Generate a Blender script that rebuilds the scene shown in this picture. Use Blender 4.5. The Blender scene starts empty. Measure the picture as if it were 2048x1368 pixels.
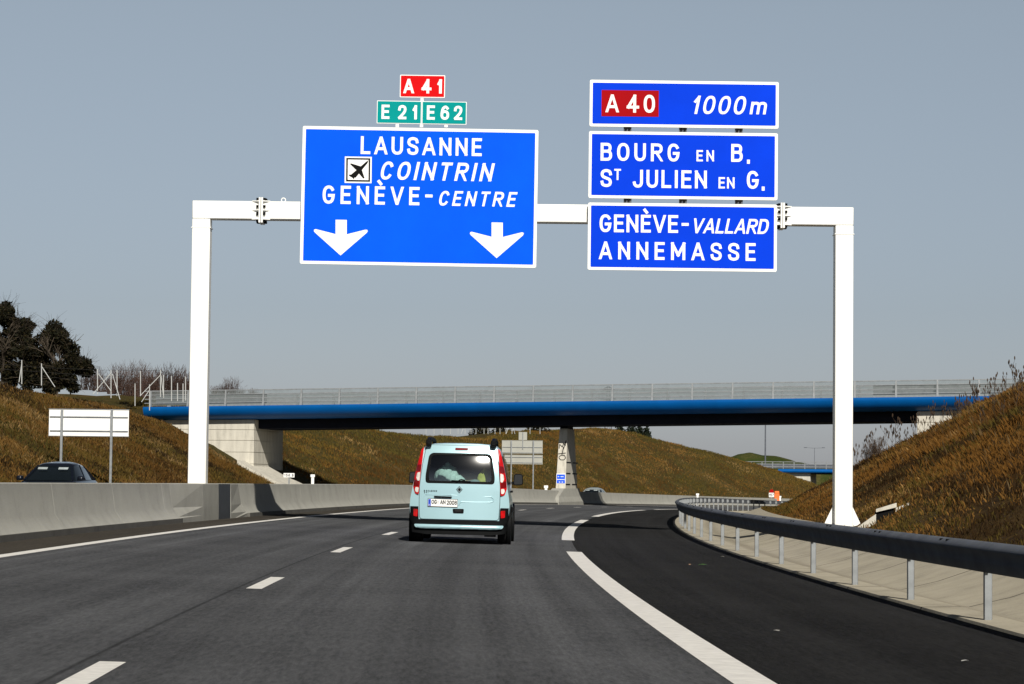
import bpy, bmesh, math, random
import numpy as np
from mathutils import Vector, Matrix, Quaternion
random.seed(7)
RNG = np.random.default_rng(11)
S = bpy.context.scene
COL = S.collection
rad = math.radians

# ------------------------------------------------------------------ camera, sky, sun, exposure
CAM_H, FPX = 1.03, 5050.0
PITCH, ROLL = math.atan(285.0 / FPX), rad(0.6)
cd = bpy.data.cameras.new('camera')
cam = bpy.data.objects.new('camera', cd)
COL.objects.link(cam)
cd.sensor_width = 36.0
cd.lens = FPX / 2048 * 36
cd.clip_start, cd.clip_end = 0.5, 9000
_f = Vector((0, math.cos(PITCH), math.sin(PITCH)))
_r0, _u0 = Vector((1, 0, 0)), Vector((0, -math.sin(PITCH), math.cos(PITCH)))
_r = _r0 * math.cos(ROLL) + _u0 * math.sin(ROLL)
_u = _u0 * math.cos(ROLL) - _r0 * math.sin(ROLL)
M = Matrix((( _r.x, _u.x, -_f.x, 0), (_r.y, _u.y, -_f.y, 0), (_r.z, _u.z, -_f.z, CAM_H), (0, 0, 0, 1)))
cam.matrix_world = M
S.camera = cam

SUN_EL, SUN_OFF = 35.0, 12.0           # elevation; degrees to the right of straight behind the camera
e, a = rad(SUN_EL), rad(SUN_OFF)
SUNV = Vector((math.sin(a) * math.cos(e), -math.cos(a) * math.cos(e), math.sin(e)))
ld = bpy.data.lights.new('sun', 'SUN')
ld.energy, ld.angle, ld.color = 5.0, rad(0.5), (1.0, 0.95, 0.86)
sun = bpy.data.objects.new('sun', ld)
COL.objects.link(sun)
sun.rotation_mode = 'QUATERNION'
sun.rotation_quaternion = SUNV.to_track_quat('Z', 'Y')

W = bpy.data.worlds.new('World')
S.world = W
W.use_nodes = True
nt = W.node_tree
bg = nt.nodes['Background']
sky = nt.nodes.new('ShaderNodeTexSky')
sky.sky_type = 'NISHITA'
sky.sun_disc = False
sky.sun_elevation = e
sky.sun_rotation = rad(180 - SUN_OFF)
sky.air_density, sky.dust_density, sky.ozone_density = 1.0, 0.5, 2.0
hs = nt.nodes.new('ShaderNodeHueSaturation')
hs.inputs['Saturation'].default_value = 0.52
hs.inputs['Value'].default_value = 1.0
nt.links.new(sky.outputs[0], hs.inputs['Color'])
# hazy spring sky: pale low down, deeper overhead
tcw = nt.nodes.new('ShaderNodeTexCoord'); sep = nt.nodes.new('ShaderNodeSeparateXYZ')
nt.links.new(tcw.outputs['Generated'], sep.inputs[0])
rw = nt.nodes.new('ShaderNodeValToRGB')
_e = rw.color_ramp.elements
_e.new(.5)
for q_, (p_, c_) in zip(_e, ((0.0, (.84, .875, 1.05)), (.19, (1.13, 1.18, 1.21)), (.42, (.26, .275, .30)))):
    q_.position = p_; q_.color = (*c_, 1)
nt.links.new(sep.outputs[2], rw.inputs[0])
mw = nt.nodes.new('ShaderNodeMix'); mw.data_type = 'RGBA'; mw.blend_type = 'MULTIPLY'; mw.inputs['Factor'].default_value = 1.0
nt.links.new(hs.outputs[0], mw.inputs['A']); nt.links.new(rw.outputs[0], mw.inputs['B'])
nt.links.new(mw.outputs['Result'], bg.inputs[0])
bg.inputs[1].default_value = 0.0505
S.view_settings.view_transform = 'Standard'
S.view_settings.look = 'None'
S.view_settings.exposure = 0.1
S.view_settings.gamma = 1.0
S.cycles.max_bounces = 6
S.cycles.transparent_max_bounces = 12

# ------------------------------------------------------------------ measuring helpers
def ray(px, py):
    return (_f + _r * ((px - 1024) / FPX) + _u * ((684 - py) / FPX))
def at(px, py, Y):                       # the point of the vertical plane y = Y under a pixel
    d = ray(px, py)
    t = Y / d.y
    return Vector((d.x * t, Y, CAM_H + d.z * t))

# ------------------------------------------------------------------ road alignment
def xd(Z):
    Z = np.asarray(Z, float)
    return -2.58 + (Z - 39) ** 2 / np.where(Z > 39, 1370.0, 1800.0)
def dxd(Z):
    Z = np.asarray(Z, float)
    return (Z - 39) / np.where(Z > 39, 685.0, 900.0)
def zd(Z):
    Z = np.asarray(Z, float)
    a1 = -(np.clip(Z, 90, 150) - 90) ** 2 * 6.6e-5
    return a1 - 0.0079 * np.clip(Z - 150, 0, None)
BANK = 0.025
def XY(Z, u):
    Z = np.asarray(Z, float); u = np.asarray(u, float)
    d = dxd(Z); n = np.sqrt(1 + d * d)
    return xd(Z) + u / n, Z - u * d / n
def zr(Z, u):                            # height of the main carriageway
    return zd(Z) - BANK * np.asarray(u, float)
def RP(Z, u, dz=0.0):
    x, y = XY(Z, u)
    return Vector((float(x), float(y), float(zr(Z, u)) + dz))
def heading(Z):
    return math.atan(float(dxd(Z)))

_tab = RNG.random((256, 256))
def vnoise(x, y):
    x = np.asarray(x, float); y = np.asarray(y, float)
    xi = np.floor(x).astype(int); yi = np.floor(y).astype(int)
    fx = x - xi; fy = y - yi
    fx = fx * fx * (3 - 2 * fx); fy = fy * fy * (3 - 2 * fy)
    t = lambda i, j: _tab[i % 256, j % 256]
    return (t(xi, yi) * (1 - fx) + t(xi + 1, yi) * fx) * (1 - fy) + (t(xi, yi + 1) * (1 - fx) + t(xi + 1, yi + 1) * fx) * fy
def fbm(x, y):
    return vnoise(x, y) * .5 + vnoise(x * 2.1 + 7, y * 2.1) * .3 + vnoise(x * 4.3, y * 4.3 + 3) * .2

U_ROAD0, U_EXIT, U_EDGE = -4.85, 3.72, 6.55
def u_toe(Z):
    return np.interp(Z, [-30, 60, 100, 155, 175, 400], [-14.6, -14.6, -15.1, -20.6, -21.0, -21.0])
def h_left(Z):
    return np.interp(Z, [-30, 90, 122, 140, 152, 175, 228, 255, 272, 305, 328, 343, 352, 362, 400],
                     [5.6, 5.8, 6.0, 5.9, 5.7, 5.7, 5.5, 5.6, 7.0, 8.2, 5.7, 3.0, .6, -1.0, -1.8])
def smax(d, h, k=1.0):                   # rises like d, then levels at h with a rounded shoulder
    return h - np.logaddexp(0, (h - d) / k) * k
def z_left(Z, u):
    Z, u = np.broadcast_arrays(np.asarray(Z, float), np.asarray(u, float))
    d = (u_toe(Z) - u)
    base = 0.12 - 0.012 * (-5.3 - u).clip(0, 9)
    base = base + zd(Z)
    hl = h_left(Z); st = lambda a, b, v: np.clip((v - a) / (b - a), 0, 1)
    hl = hl + 1.55 * st(166, 176, Z) * (1 - st(205, 220, Z)) * st(29, 35, -u)
    hl = hl - np.clip(hl - 5.0, 0, None) * np.clip((-40 - u) / 18, 0, 1) * (Z > 215)
    up = smax(np.clip(d, -3, None) * 0.49 + 0.18 + zd(Z) * np.exp(-np.clip(d, 0, None) / 8), hl, 0.45)
    n = ((fbm(u * .35 + 40, Z * .22) - .5) * 0.5 + (fbm(u * 1.3 + 4, Z * .6) - .5) * .25) * np.clip(d / 3, 0, 1)
    z = np.where(d > -1, np.maximum(up, base), base) + n
    return z - np.clip(-u - 95, 0, None) * 0.22
def h_right(Z):
    return np.interp(Z, [-30, 130, 152, 200, 400], [8.3, 8.0, 6.8, 6.6, 6.0])
def z_right(Z, u):
    Z, u = np.broadcast_arrays(np.asarray(Z, float), np.asarray(u, float))
    d = u - 10.5
    z = smax(d * 0.5 + 0.12 + zd(Z), h_right(Z), 0.7)
    n = ((fbm(u * .4, Z * .25) - .5) * 0.6 + (fbm(u * 1.5 + 9, Z * .8) - .5) * .28) * np.clip((u - 9.6) / 1.5, 0, 1)
    return z + n - np.clip(u - 75, 0, None) * 0.22

# ------------------------------------------------------------------ object helpers
def tag(o, label=None, cat=None, group=None, kind=None):
    if label: o['label'] = label
    if cat: o['category'] = cat
    if group: o['group'] = group
    if kind: o['kind'] = kind
    return o
def empty(name, loc=(0, 0, 0), rz=0.0, label=None, cat=None, group=None):
    o = bpy.data.objects.new(name, None)
    COL.objects.link(o)
    o.location = loc; o.rotation_euler = (0, 0, rz)
    o.empty_display_size = .2
    return tag(o, label, cat, group)
def copy_tree(o, parent=None):
    c = o.copy(); COL.objects.link(c)
    if parent: c.parent = parent
    for ch in list(o.children): copy_tree(ch, c)
    return c

class MB:
    def __init__(s): s.v = []; s.f = []
    def add(s, vs, fs):
        b = len(s.v)
        s.v += [tuple(p) for p in vs]
        s.f += [tuple(i + b for i in f) for f in fs]
        return s
    def box(s, x0, x1, y0, y1, z0, z1):
        return s.add([(x0,y0,z0),(x1,y0,z0),(x1,y1,z0),(x0,y1,z0),(x0,y0,z1),(x1,y0,z1),(x1,y1,z1),(x0,y1,z1)],
                     [(0,3,2,1),(4,5,6,7),(0,1,5,4),(1,2,6,5),(2,3,7,6),(3,0,4,7)])
    def hexa(s, p):                       # eight corners: bottom ring, top ring
        return s.add(p, [(0,3,2,1),(4,5,6,7),(0,1,5,4),(1,2,6,5),(2,3,7,6),(3,0,4,7)])
    def tube(s, p0, p1, r0, r1=None, n=8):
        r1 = r0 if r1 is None else r1
        p0, p1 = Vector(p0), Vector(p1)
        d = (p1 - p0).normalized()
        a = d.orthogonal().normalized(); b = d.cross(a)
        ring = lambda p, r: [p + (a * math.cos(t) + b * math.sin(t)) * r for t in [2 * math.pi * k / n for k in range(n)]]
        vs = ring(p0, r0) + ring(p1, r1)
        fs = [(k, (k + 1) % n, n + (k + 1) % n, n + k) for k in range(n)] + [tuple(range(n))[::-1], tuple(range(n, 2 * n))]
        return s.add(vs, fs)
    def bar(s, p0, p1, w, h, up=(0, 0, 1)):  # rectangular bar
        p0, p1 = Vector(p0), Vector(p1)
        d = (p1 - p0).normalized(); a = d.cross(Vector(up)).normalized(); b = a.cross(d)
        q = lambda p: [p - a*w/2 - b*h/2, p + a*w/2 - b*h/2, p + a*w/2 + b*h/2, p - a*w/2 + b*h/2]
        return s.add(q(p0) + q(p1), [(0,3,2,1),(4,5,6,7),(0,1,5,4),(1,2,6,5),(2,3,7,6),(3,0,4,7)])
    def prism(s, poly, y0, y1):           # polygon in (x, z), extruded along y
        n = len(poly)
        return s.add([(x, y0, z) for x, z in poly] + [(x, y1, z) for x, z in poly],
                     [tuple(range(n)), tuple(range(n, 2*n))[::-1]] + [(k, n + k, n + (k+1) % n, (k+1) % n) for k in range(n)])
    def loft(s, rings, cap=True, close=True):
        n = len(rings[0]); vs = [p for r in rings for p in r]; fs = []
        for i in range(len(rings) - 1):
            for k in range(n if close else n - 1):
                fs.append((i*n + k, i*n + (k+1) % n, (i+1)*n + (k+1) % n, (i+1)*n + k))
        if cap: fs += [tuple(range(n))[::-1], tuple(range((len(rings)-1)*n, len(rings)*n))]
        return s.add(vs, fs)
    def lathe(s, prof, c=(0, 0, 0), axis='z', n=24):
        rings = []
        for r, h in prof:
            ring = []
            for k in range(n):
                t = 2*math.pi*k/n; p = (r*math.cos(t), r*math.sin(t), h)
                if axis == 'x': p = (p[2], p[0], p[1])
                if axis == 'y': p = (p[0], p[2], p[1])
                ring.append((p[0]+c[0], p[1]+c[1], p[2]+c[2]))
            rings.append(ring)
        return s.loft(rings)
    def build(s, name, mat, parent=None, smooth=None, bevel=0, segs=2, fix=True, loc=None):
        me = bpy.data.meshes.new(name)
        me.from_pydata(s.v, [], s.f)
        if fix:
            bm = bmesh.new(); bm.from_mesh(me)
            bmesh.ops.recalc_face_normals(bm, faces=bm.faces)
            bm.to_mesh(me); bm.free()
        me.update()
        return link(name, me, mat, parent, smooth, bevel, segs, loc)

def link(name, me, mat, parent=None, smooth=None, bevel=0, segs=2, loc=None):
    o = bpy.data.objects.new(name, me)
    COL.objects.link(o)
    if mat: me.materials.append(mat)
    if parent: o.parent = parent
    if loc: o.location = loc
    if bevel:
        m = o.modifiers.new('bevel', 'BEVEL'); m.width = bevel; m.segments = segs; m.limit_method = 'ANGLE'; m.angle_limit = rad(35)
        if smooth is None: smooth = 40
    if smooth is not None:
        me.shade_smooth()
        try: me.set_sharp_from_angle(angle=rad(smooth))
        except Exception: pass
    return o

def grid(name, Zs, Us, zf, mat, dz=0.0, kind=None, rel=None):
    Zs = np.asarray(Zs, float); Us = np.asarray(Us, float)
    ZZ, UU = np.meshgrid(Zs, Us, indexing='ij')
    if rel is not None: UU = rel(ZZ, UU)
    x, y = XY(ZZ, UU); z = zf(ZZ, UU) + dz
    n, m = ZZ.shape
    v = np.stack([x, y, z], -1).reshape(-1, 3)
    i = np.arange(n - 1)[:, None] * m + np.arange(m - 1)[None, :]
    f = np.stack([i, i + 1, i + m + 1, i + m], -1).reshape(-1, 4)
    me = bpy.data.meshes.new(name)
    me.from_pydata(v.tolist(), [], f.tolist())
    uv = me.uv_layers.new(name='road')
    li = np.empty(len(me.loops), int); me.loops.foreach_get('vertex_index', li)
    st = np.stack([UU.reshape(-1), ZZ.reshape(-1)], -1)[li]
    uv.data.foreach_set('uv', st.astype(np.float32).reshape(-1))
    me.update()
    o = link(name, me, mat, smooth=60)
    if kind: o['kind'] = kind
    return o

# ------------------------------------------------------------------ materials
def newmat(name):
    m = bpy.data.materials.new(name); m.use_nodes = True
    return m, m.node_tree.nodes, m.node_tree.links, m.node_tree.nodes['Principled BSDF']
def N(ns, t, **kw):
    n = ns.new(t)
    for k, v in kw.items():
        if k in n.inputs: n.inputs[k].default_value = v
        else: setattr(n, k, v)
    return n
def ramp(ns, pts):
    r = ns.new('ShaderNodeValToRGB')
    el = r.color_ramp.elements
    while len(el) < len(pts): el.new(.5)
    for q, (p, c) in zip(el, pts):
        q.position = p; q.color = (c[0], c[1], c[2], 1) if hasattr(c, '__len__') else (c, c, c, 1)
    return r
def plain(name, col, rough=.5, metal=0.0, var=.12, scale=6.0, bump=0.0, bscale=60, coat=0.0, spec=.5):
    m, ns, ls, b = newmat(name)
    b.inputs['Roughness'].default_value = rough; b.inputs['Metallic'].default_value = metal
    b.inputs['Specular IOR Level'].default_value = spec
    if coat: b.inputs['Coat Weight'].default_value = coat; b.inputs['Coat Roughness'].default_value = .05
    tc = ns.new('ShaderNodeTexCoord')
    no = N(ns, 'ShaderNodeTexNoise', Scale=scale, Detail=5.0, Roughness=.6)
    ls.new(tc.outputs['Object'], no.inputs['Vector'])
    lo = [c * (1 - var) for c in col]; hi = [min(1, c * (1 + var)) for c in col]
    r = ramp(ns, [(.3, lo), (.7, hi)])
    ls.new(no.outputs[0], r.inputs[0]); ls.new(r.outputs[0], b.inputs['Base Color'])
    if bump:
        n2 = N(ns, 'ShaderNodeTexNoise', Scale=bscale, Detail=4.0)
        ls.new(tc.outputs['Object'], n2.inputs['Vector'])
        bp = N(ns, 'ShaderNodeBump', Strength=bump, Distance=.02)
        ls.new(n2.outputs[0], bp.inputs['Height']); ls.new(bp.outputs[0], b.inputs['Normal'])
    return m
def asphalt(name, c0, c1, tracks=()):
    m, ns, ls, b = newmat(name)
    b.inputs['Roughness'].default_value = .95; b.inputs['Specular IOR Level'].default_value = .04
    uv = N(ns, 'ShaderNodeUVMap', uv_map='road')
    fine = N(ns, 'ShaderNodeTexNoise', Scale=46.0, Detail=5.0, Roughness=.85)
    ls.new(uv.outputs[0], fine.inputs['Vector'])
    mg = N(ns, 'ShaderNodeMapping'); mg.inputs['Scale'].default_value = (26, 3.2, 1); ls.new(uv.outputs[0], mg.inputs['Vector'])
    grit = N(ns, 'ShaderNodeTexNoise', Scale=1.0, Detail=3.0, Roughness=.8); ls.new(mg.outputs[0], grit.inputs['Vector'])
    mp = N(ns, 'ShaderNodeMapping'); mp.inputs['Scale'].default_value = (2.6, .03, 1)
    ls.new(uv.outputs[0], mp.inputs['Vector'])
    streak = N(ns, 'ShaderNodeTexNoise', Scale=1.0, Detail=4.0, Roughness=.6); ls.new(mp.outputs[0], streak.inputs['Vector'])
    big = N(ns, 'ShaderNodeTexNoise', Scale=.35, Detail=4.0); ls.new(uv.outputs[0], big.inputs['Vector'])
    mx = N(ns, 'ShaderNodeMath', operation='MULTIPLY'); mx.inputs[1].default_value = .6; ls.new(fine.outputs[0], mx.inputs[0])
    mq = N(ns, 'ShaderNodeMath', operation='MULTIPLY_ADD'); mq.inputs[1].default_value = .68; ls.new(grit.outputs[0], mq.inputs[0]); ls.new(mx.outputs[0], mq.inputs[2])
    m2 = N(ns, 'ShaderNodeMath', operation='MULTIPLY_ADD'); m2.inputs[1].default_value = .55; ls.new(streak.outputs[0], m2.inputs[0]); ls.new(mq.outputs[0], m2.inputs[2])
    m3 = N(ns, 'ShaderNodeMath', operation='MULTIPLY_ADD'); m3.inputs[1].default_value = .3; ls.new(big.outputs[0], m3.inputs[0]); ls.new(m2.outputs[0], m3.inputs[2])
    r = ramp(ns, [(.40, c0), (.85, c1)])
    hm = N(ns, 'ShaderNodeMath', operation='MULTIPLY'); hm.inputs[1].default_value = .53; ls.new(m3.outputs[0], hm.inputs[0])
    ls.new(hm.outputs[0], r.inputs[0])
    out = r.outputs[0]
    sx = ns.new('ShaderNodeSeparateXYZ'); ls.new(uv.outputs[0], sx.inputs[0])
    for pos, wid, amt in tracks:               # worn wheel paths (pale) and paving seams (dark)
        a1 = N(ns, 'ShaderNodeMath', operation='SUBTRACT'); a1.inputs[1].default_value = pos; ls.new(sx.outputs[0], a1.inputs[0])
        a2 = N(ns, 'ShaderNodeMath', operation='ABSOLUTE'); ls.new(a1.outputs[0], a2.inputs[0])
        a3 = N(ns, 'ShaderNodeMapRange'); a3.interpolation_type = 'SMOOTHSTEP'; ls.new(a2.outputs[0], a3.inputs[0])
        a3.inputs[1].default_value = 0; a3.inputs[2].default_value = wid; a3.inputs[3].default_value = 1; a3.inputs[4].default_value = 0
        a4 = N(ns, 'ShaderNodeMath', operation='MULTIPLY'); ls.new(a3.outputs[0], a4.inputs[0]); ls.new(streak.outputs[0], a4.inputs[1])
        a5 = N(ns, 'ShaderNodeMath', operation='MULTIPLY_ADD'); a5.inputs[1].default_value = amt * 2; a5.inputs[2].default_value = 1; ls.new(a4.outputs[0], a5.inputs[0])
        mm = ns.new('ShaderNodeMix'); mm.data_type = 'RGBA'; mm.blend_type = 'MULTIPLY'; mm.inputs['Factor'].default_value = 1
        ls.new(out, mm.inputs['A']); ls.new(a5.outputs[0], mm.inputs['B']); out = mm.outputs['Result']
    ls.new(out, b.inputs['Base Color'])
    bp = N(ns, 'ShaderNodeBump', Strength=.8, Distance=.012); ls.new(fine.outputs[0], bp.inputs['Height']); ls.new(bp.outputs[0], b.inputs['Normal'])
    return m
def concrete(name, col, joints=0.0, vert=False, soft=1.0):
    m, ns, ls, b = newmat(name)
    b.inputs['Roughness'].default_value = .88; b.inputs['Specular IOR Level'].default_value = .25
    tc = ns.new('ShaderNodeTexCoord')
    n1 = N(ns, 'ShaderNodeTexNoise', Scale=1.3, Detail=8.0, Roughness=.65)
    mp = N(ns, 'ShaderNodeMapping'); mp.inputs['Scale'].default_value = (3.0, 3.0, .35) if vert else (1, 1, 1)
    ls.new(tc.outputs['Object'], mp.inputs['Vector']); ls.new(mp.outputs[0], n1.inputs['Vector'])
    n2 = N(ns, 'ShaderNodeTexNoise', Scale=34.0, Detail=3.0); ls.new(tc.outputs['Object'], n2.inputs['Vector'])
    ad = N(ns, 'ShaderNodeMath', operation='MULTIPLY_ADD'); ad.inputs[1].default_value = .35; ls.new(n2.outputs[0], ad.inputs[0]); ls.new(n1.outputs[0], ad.inputs[2])
    r = ramp(ns, [(.42, [c * (1 - .34 * soft) for c in col]), (.62, col), (.9, [min(1, c * (1 + .22 * soft)) for c in col])])
    ls.new(ad.outputs[0], r.inputs[0])
    out = r.outputs[0]
    if joints:
        uv = N(ns, 'ShaderNodeUVMap', uv_map='road'); sx = ns.new('ShaderNodeSeparateXYZ'); ls.new(uv.outputs[0], sx.inputs[0])
        md = N(ns, 'ShaderNodeMath', operation='MODULO'); md.inputs[1].default_value = joints; ls.new(sx.outputs[1], md.inputs[0])
        lt = N(ns, 'ShaderNodeMath', operation='LESS_THAN'); lt.inputs[1].default_value = .07; ls.new(md.outputs[0], lt.inputs[0])
        mj = ns.new('ShaderNodeMix'); mj.data_type = 'RGBA'; ls.new(lt.outputs[0], mj.inputs['Factor']); ls.new(out, mj.inputs['A']); mj.inputs['B'].default_value = (.07, .06, .045, 1); out = mj.outputs['Result']
        # dirt left along the flow line of the channel
        a1 = N(ns, 'ShaderNodeMath', operation='SUBTRACT'); a1.inputs[1].default_value = 7.75; ls.new(sx.outputs[0], a1.inputs[0])
        a2 = N(ns, 'ShaderNodeMath', operation='ABSOLUTE'); ls.new(a1.outputs[0], a2.inputs[0])
        mr = N(ns, 'ShaderNodeMapRange'); mr.interpolation_type = 'SMOOTHSTEP'; ls.new(a2.outputs[0], mr.inputs[0]); mr.inputs[2].default_value = .35; mr.inputs[3].default_value = .75; mr.inputs[4].default_value = 0
        mu = N(ns, 'ShaderNodeMath', operation='MULTIPLY'); ls.new(mr.outputs[0], mu.inputs[0]); ls.new(n1.outputs[0], mu.inputs[1])
        mk = ns.new('ShaderNodeMix'); mk.data_type = 'RGBA'; ls.new(mu.outputs[0], mk.inputs['Factor']); ls.new(out, mk.inputs['A']); mk.inputs['B'].default_value = (.09, .07, .045, 1); out = mk.outputs['Result']
    ls.new(out, b.inputs['Base Color'])
    bp = N(ns, 'ShaderNodeBump', Strength=.3, Distance=.02); ls.new(n2.outputs[0], bp.inputs['Height']); ls.new(bp.outputs[0], b.inputs['Normal'])
    return m
def soil(name, cols):
    m, ns, ls, b = newmat(name)
    b.inputs['Roughness'].default_value = 1.0; b.inputs['Specular IOR Level'].default_value = .1
    tc = ns.new('ShaderNodeTexCoord')
    n1 = N(ns, 'ShaderNodeTexNoise', Scale=.16, Detail=6.0, Roughness=.65); ls.new(tc.outputs['Object'], n1.inputs['Vector'])
    n2 = N(ns, 'ShaderNodeTexNoise', Scale=2.2, Detail=8.0, Roughness=.75); ls.new(tc.outputs['Object'], n2.inputs['Vector'])
    ad = N(ns, 'ShaderNodeMath', operation='MULTIPLY_ADD'); ad.inputs[1].default_value = .9; ls.new(n2.outputs[0], ad.inputs[0]); ls.new(n1.outputs[0], ad.inputs[2])
    sc = N(ns, 'ShaderNodeMath', operation='MULTIPLY'); sc.inputs[1].default_value = .53; ls.new(ad.outputs[0], sc.inputs[0])
    k = len(cols)
    r = ramp(ns, [(.34 + .34 * i / (k - 1), c) for i, c in enumerate(cols)])
    ls.new(sc.outputs[0], r.inputs[0]); ls.new(r.outputs[0], b.inputs['Base Color'])
    bp = N(ns, 'ShaderNodeBump', Strength=1.0, Distance=.25); ls.new(n2.outputs[0], bp.inputs['Height']); ls.new(bp.outputs[0], b.inputs['Normal'])
    return m
def leafmat(name, trans=.3):
    m, ns, ls, b = newmat(name)
    at_ = N(ns, 'ShaderNodeAttribute', attribute_name='tint')
    b.inputs['Roughness'].default_value = .8; b.inputs['Specular IOR Level'].default_value = .2
    ls.new(at_.outputs['Color'], b.inputs['Base Color'])
    if trans:
        tr = ns.new('ShaderNodeBsdfTranslucent'); ls.new(at_.outputs['Color'], tr.inputs[0])
        mx = N(ns, 'ShaderNodeMixShader'); mx.inputs[0].default_value = trans
        ls.new(b.outputs[0], mx.inputs[1]); ls.new(tr.outputs[0], mx.inputs[2]); ls.new(mx.outputs[0], ns['Material Output'].inputs[0])
    return m
def glass(name, tint, refl=1.0, rough=.0, dark=.0):
    m, ns, ls, b = newmat(name)
    tr = N(ns, 'ShaderNodeBsdfTransparent', Color=(*tint, 1))
    gl = N(ns, 'ShaderNodeBsdfGlossy', Roughness=rough)
    fr = N(ns, 'ShaderNodeFresnel', IOR=2.3)
    mx = ns.new('ShaderNodeMixShader')
    ls.new(fr.outputs[0], mx.inputs[0]); ls.new(tr.outputs[0], mx.inputs[1]); ls.new(gl.outputs[0], mx.inputs[2])
    ls.new(mx.outputs[0], ns['Material Output'].inputs[0])
    return m

MT = {}
MT['asphalt'] = asphalt('asphalt', (.022, .0228, .0248), (.178, .182, .192), tracks=((.85, .5, .14), (2.75, .5, .14), (-2.7, .5, .12), (-.85, .5, .12), (1.8, .35, -.12), (-1.75, .35, -.10), (-.17, .03, -.5), (-3.35, .12, .25)))
MT['asphalt_new'] = asphalt('asphalt_new', (.005, .005, .0052), (.050, .0495, .0495), tracks=((4.4, .4, .12), (6.0, .4, .10)))
MT['shoulder'] = asphalt('shoulder', (.028, .025, .021), (.10, .088, .072))
MT['paint'] = plain('road_paint', (.72, .70, .66), .7, var=.12, scale=9, bump=.2)
MT['conc'] = concrete('barrier_concrete', (.34, .335, .30), soft=.6)
MT['conc_dark'] = concrete('plinth_concrete', (.11, .106, .095))
MT['conc_light'] = concrete('bridge_concrete', (.50, .475, .41), vert=True)
MT['gutter'] = concrete('gutter_concrete', (.36, .325, .25), joints=5.0)
MT['soil'] = soil('bank_soil', [(.02, .012, .004), (.055, .031, .009), (.095, .056, .016), (.06, .048, .012), (.14, .09, .035)])
MT['soil_far'] = soil('far_soil', [(.024, .016, .006), (.065, .040, .012), (.055, .048, .012), (.105, .066, .022), (.15, .10, .04)])
MT['green'] = soil('green_hill', [(.014, .024, .005), (.028, .046, .008), (.055, .06, .015), (.13, .095, .04)])
MT['white_paint'] = plain('white_steel_paint', (.86, .86, .83), .45, var=.02, scale=2)
MT['white_film'] = plain('white_film', (.88, .88, .86), .4, var=.015, scale=2)
MT['blue_a'] = plain('sign_blue_light', (.0, .092, .80), .6, var=.09, scale=.7, spec=.05)
MT['blue_b'] = plain('sign_blue_deep', (.0, .043, .66), .6, var=.08, scale=.8, spec=.05)
MT['red_a'] = plain('sign_red', (.62, .004, .006), .6, var=.06, scale=1.2, spec=.05)
MT['red_b'] = plain('sign_dark_red', (.34, .002, .005), .6, var=.05, scale=1.2, spec=.05)
MT['teal'] = plain('sign_green', (.0, .275, .265), .6, var=.05, scale=1.2, spec=.05)
MT['black'] = plain('sign_black', (.004, .004, .004), .7, var=.1, spec=.1)
MT['galv'] = plain('galvanised_steel', (.23, .245, .255), .55, .2, var=.2, scale=5)
MT['galv_dark'] = plain('weathered_steel', (.105, .115, .135), .7, .0, var=.18, scale=2.5, spec=.03)
MT['sign_back'] = plain('grey_sign_back', (.36, .36, .32), .55, .1, var=.06, scale=1.5)
MT['white_back'] = plain('white_sign_back', (.84, .84, .82), .5, var=.03, scale=1.5)
MT['bridge_blue'] = plain('bridge_blue', (.0, .086, .31), .45, var=.1, scale=.8, spec=.15)
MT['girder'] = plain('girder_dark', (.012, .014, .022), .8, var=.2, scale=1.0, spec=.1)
MT['rubber'] = plain('tyre_rubber', (.006, .006, .0065), .9, var=.2, scale=20)
MT['plastic'] = plain('black_plastic', (.005, .0055, .006), .6, var=.15, scale=10, spec=.08)
MT['bark'] = plain('bark', (.06, .045, .03), .9, var=.35, scale=9, bump=.6)
MT['twig'] = plain('reddish_twig', (.050, .026, .018), .9, var=.3, scale=5)
MT['orange'] = plain('orange_plastic', (.9, .16, .02), .5, var=.05)
MT['leaf'] = leafmat('leaf')
MT['grass'] = leafmat('dry_grass', .25)
MT['steel_plate'] = plain('dark_steel_plate', (.035, .042, .052), .5, .3, var=.25, scale=4)
# ------------------------------------------------------------------ setting: ground, roads, gutter, embankments
def struct(o): o['kind'] = 'structure'; return o
g = MB(); g.add([(-4000, -600, -6), (4000, -600, -6), (4000, 6500, -6), (-4000, 6500, -6)], [(0, 1, 2, 3)])
struct(g.build('ground', MT['soil_far']))
ZR = np.concatenate([np.arange(-30, 120, 2.0), np.arange(120, 401, 4.0)])
grid('road', ZR, np.linspace(-3.62, U_EXIT, 8), zr, MT['asphalt'], kind='structure')
grid('exit_lane', ZR, np.linspace(U_EXIT, U_EDGE, 4), zr, MT['asphalt_new'], kind='structure')
grid('shoulder', ZR, [U_ROAD0 - .3, -4.2, -3.62], zr, MT['shoulder'], kind='structure')
GUT = [(6.55, .0), (6.56, .025), (6.95, .03), (7.15, -.03), (7.5, -.16), (8.0, -.2), (8.5, -.08), (9.2, .16), (9.75, .34)]
def z_gut(Z, u):
    return zr(Z, 6.55) + np.interp(u, [p[0] for p in GUT], [p[1] for p in GUT])
grid('concrete_gutter', ZR, [p[0] for p in GUT], z_gut, MT['gutter'], kind='structure')
grid('opposite_road', ZR, np.linspace(-13.6, -5.1, 6), lambda Z, u: z_left(Z, u), MT['asphalt'], kind='structure')
Zl = np.concatenate([np.arange(-30, 60, 2.5), np.arange(60, 200, 1.25), np.arange(200, 401, 2.5)])
Ul = np.concatenate([np.linspace(0, 22, 46), np.linspace(24, 50, 12), [70, 95, 140]])
grid('embankment', Zl, Ul, z_left, MT['soil_far'], kind='structure', rel=lambda Z, U: -13.6 - U)
Ur = np.concatenate([np.linspace(9.75, 30, 54), np.linspace(31, 50, 10), [75, 120]])
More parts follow.
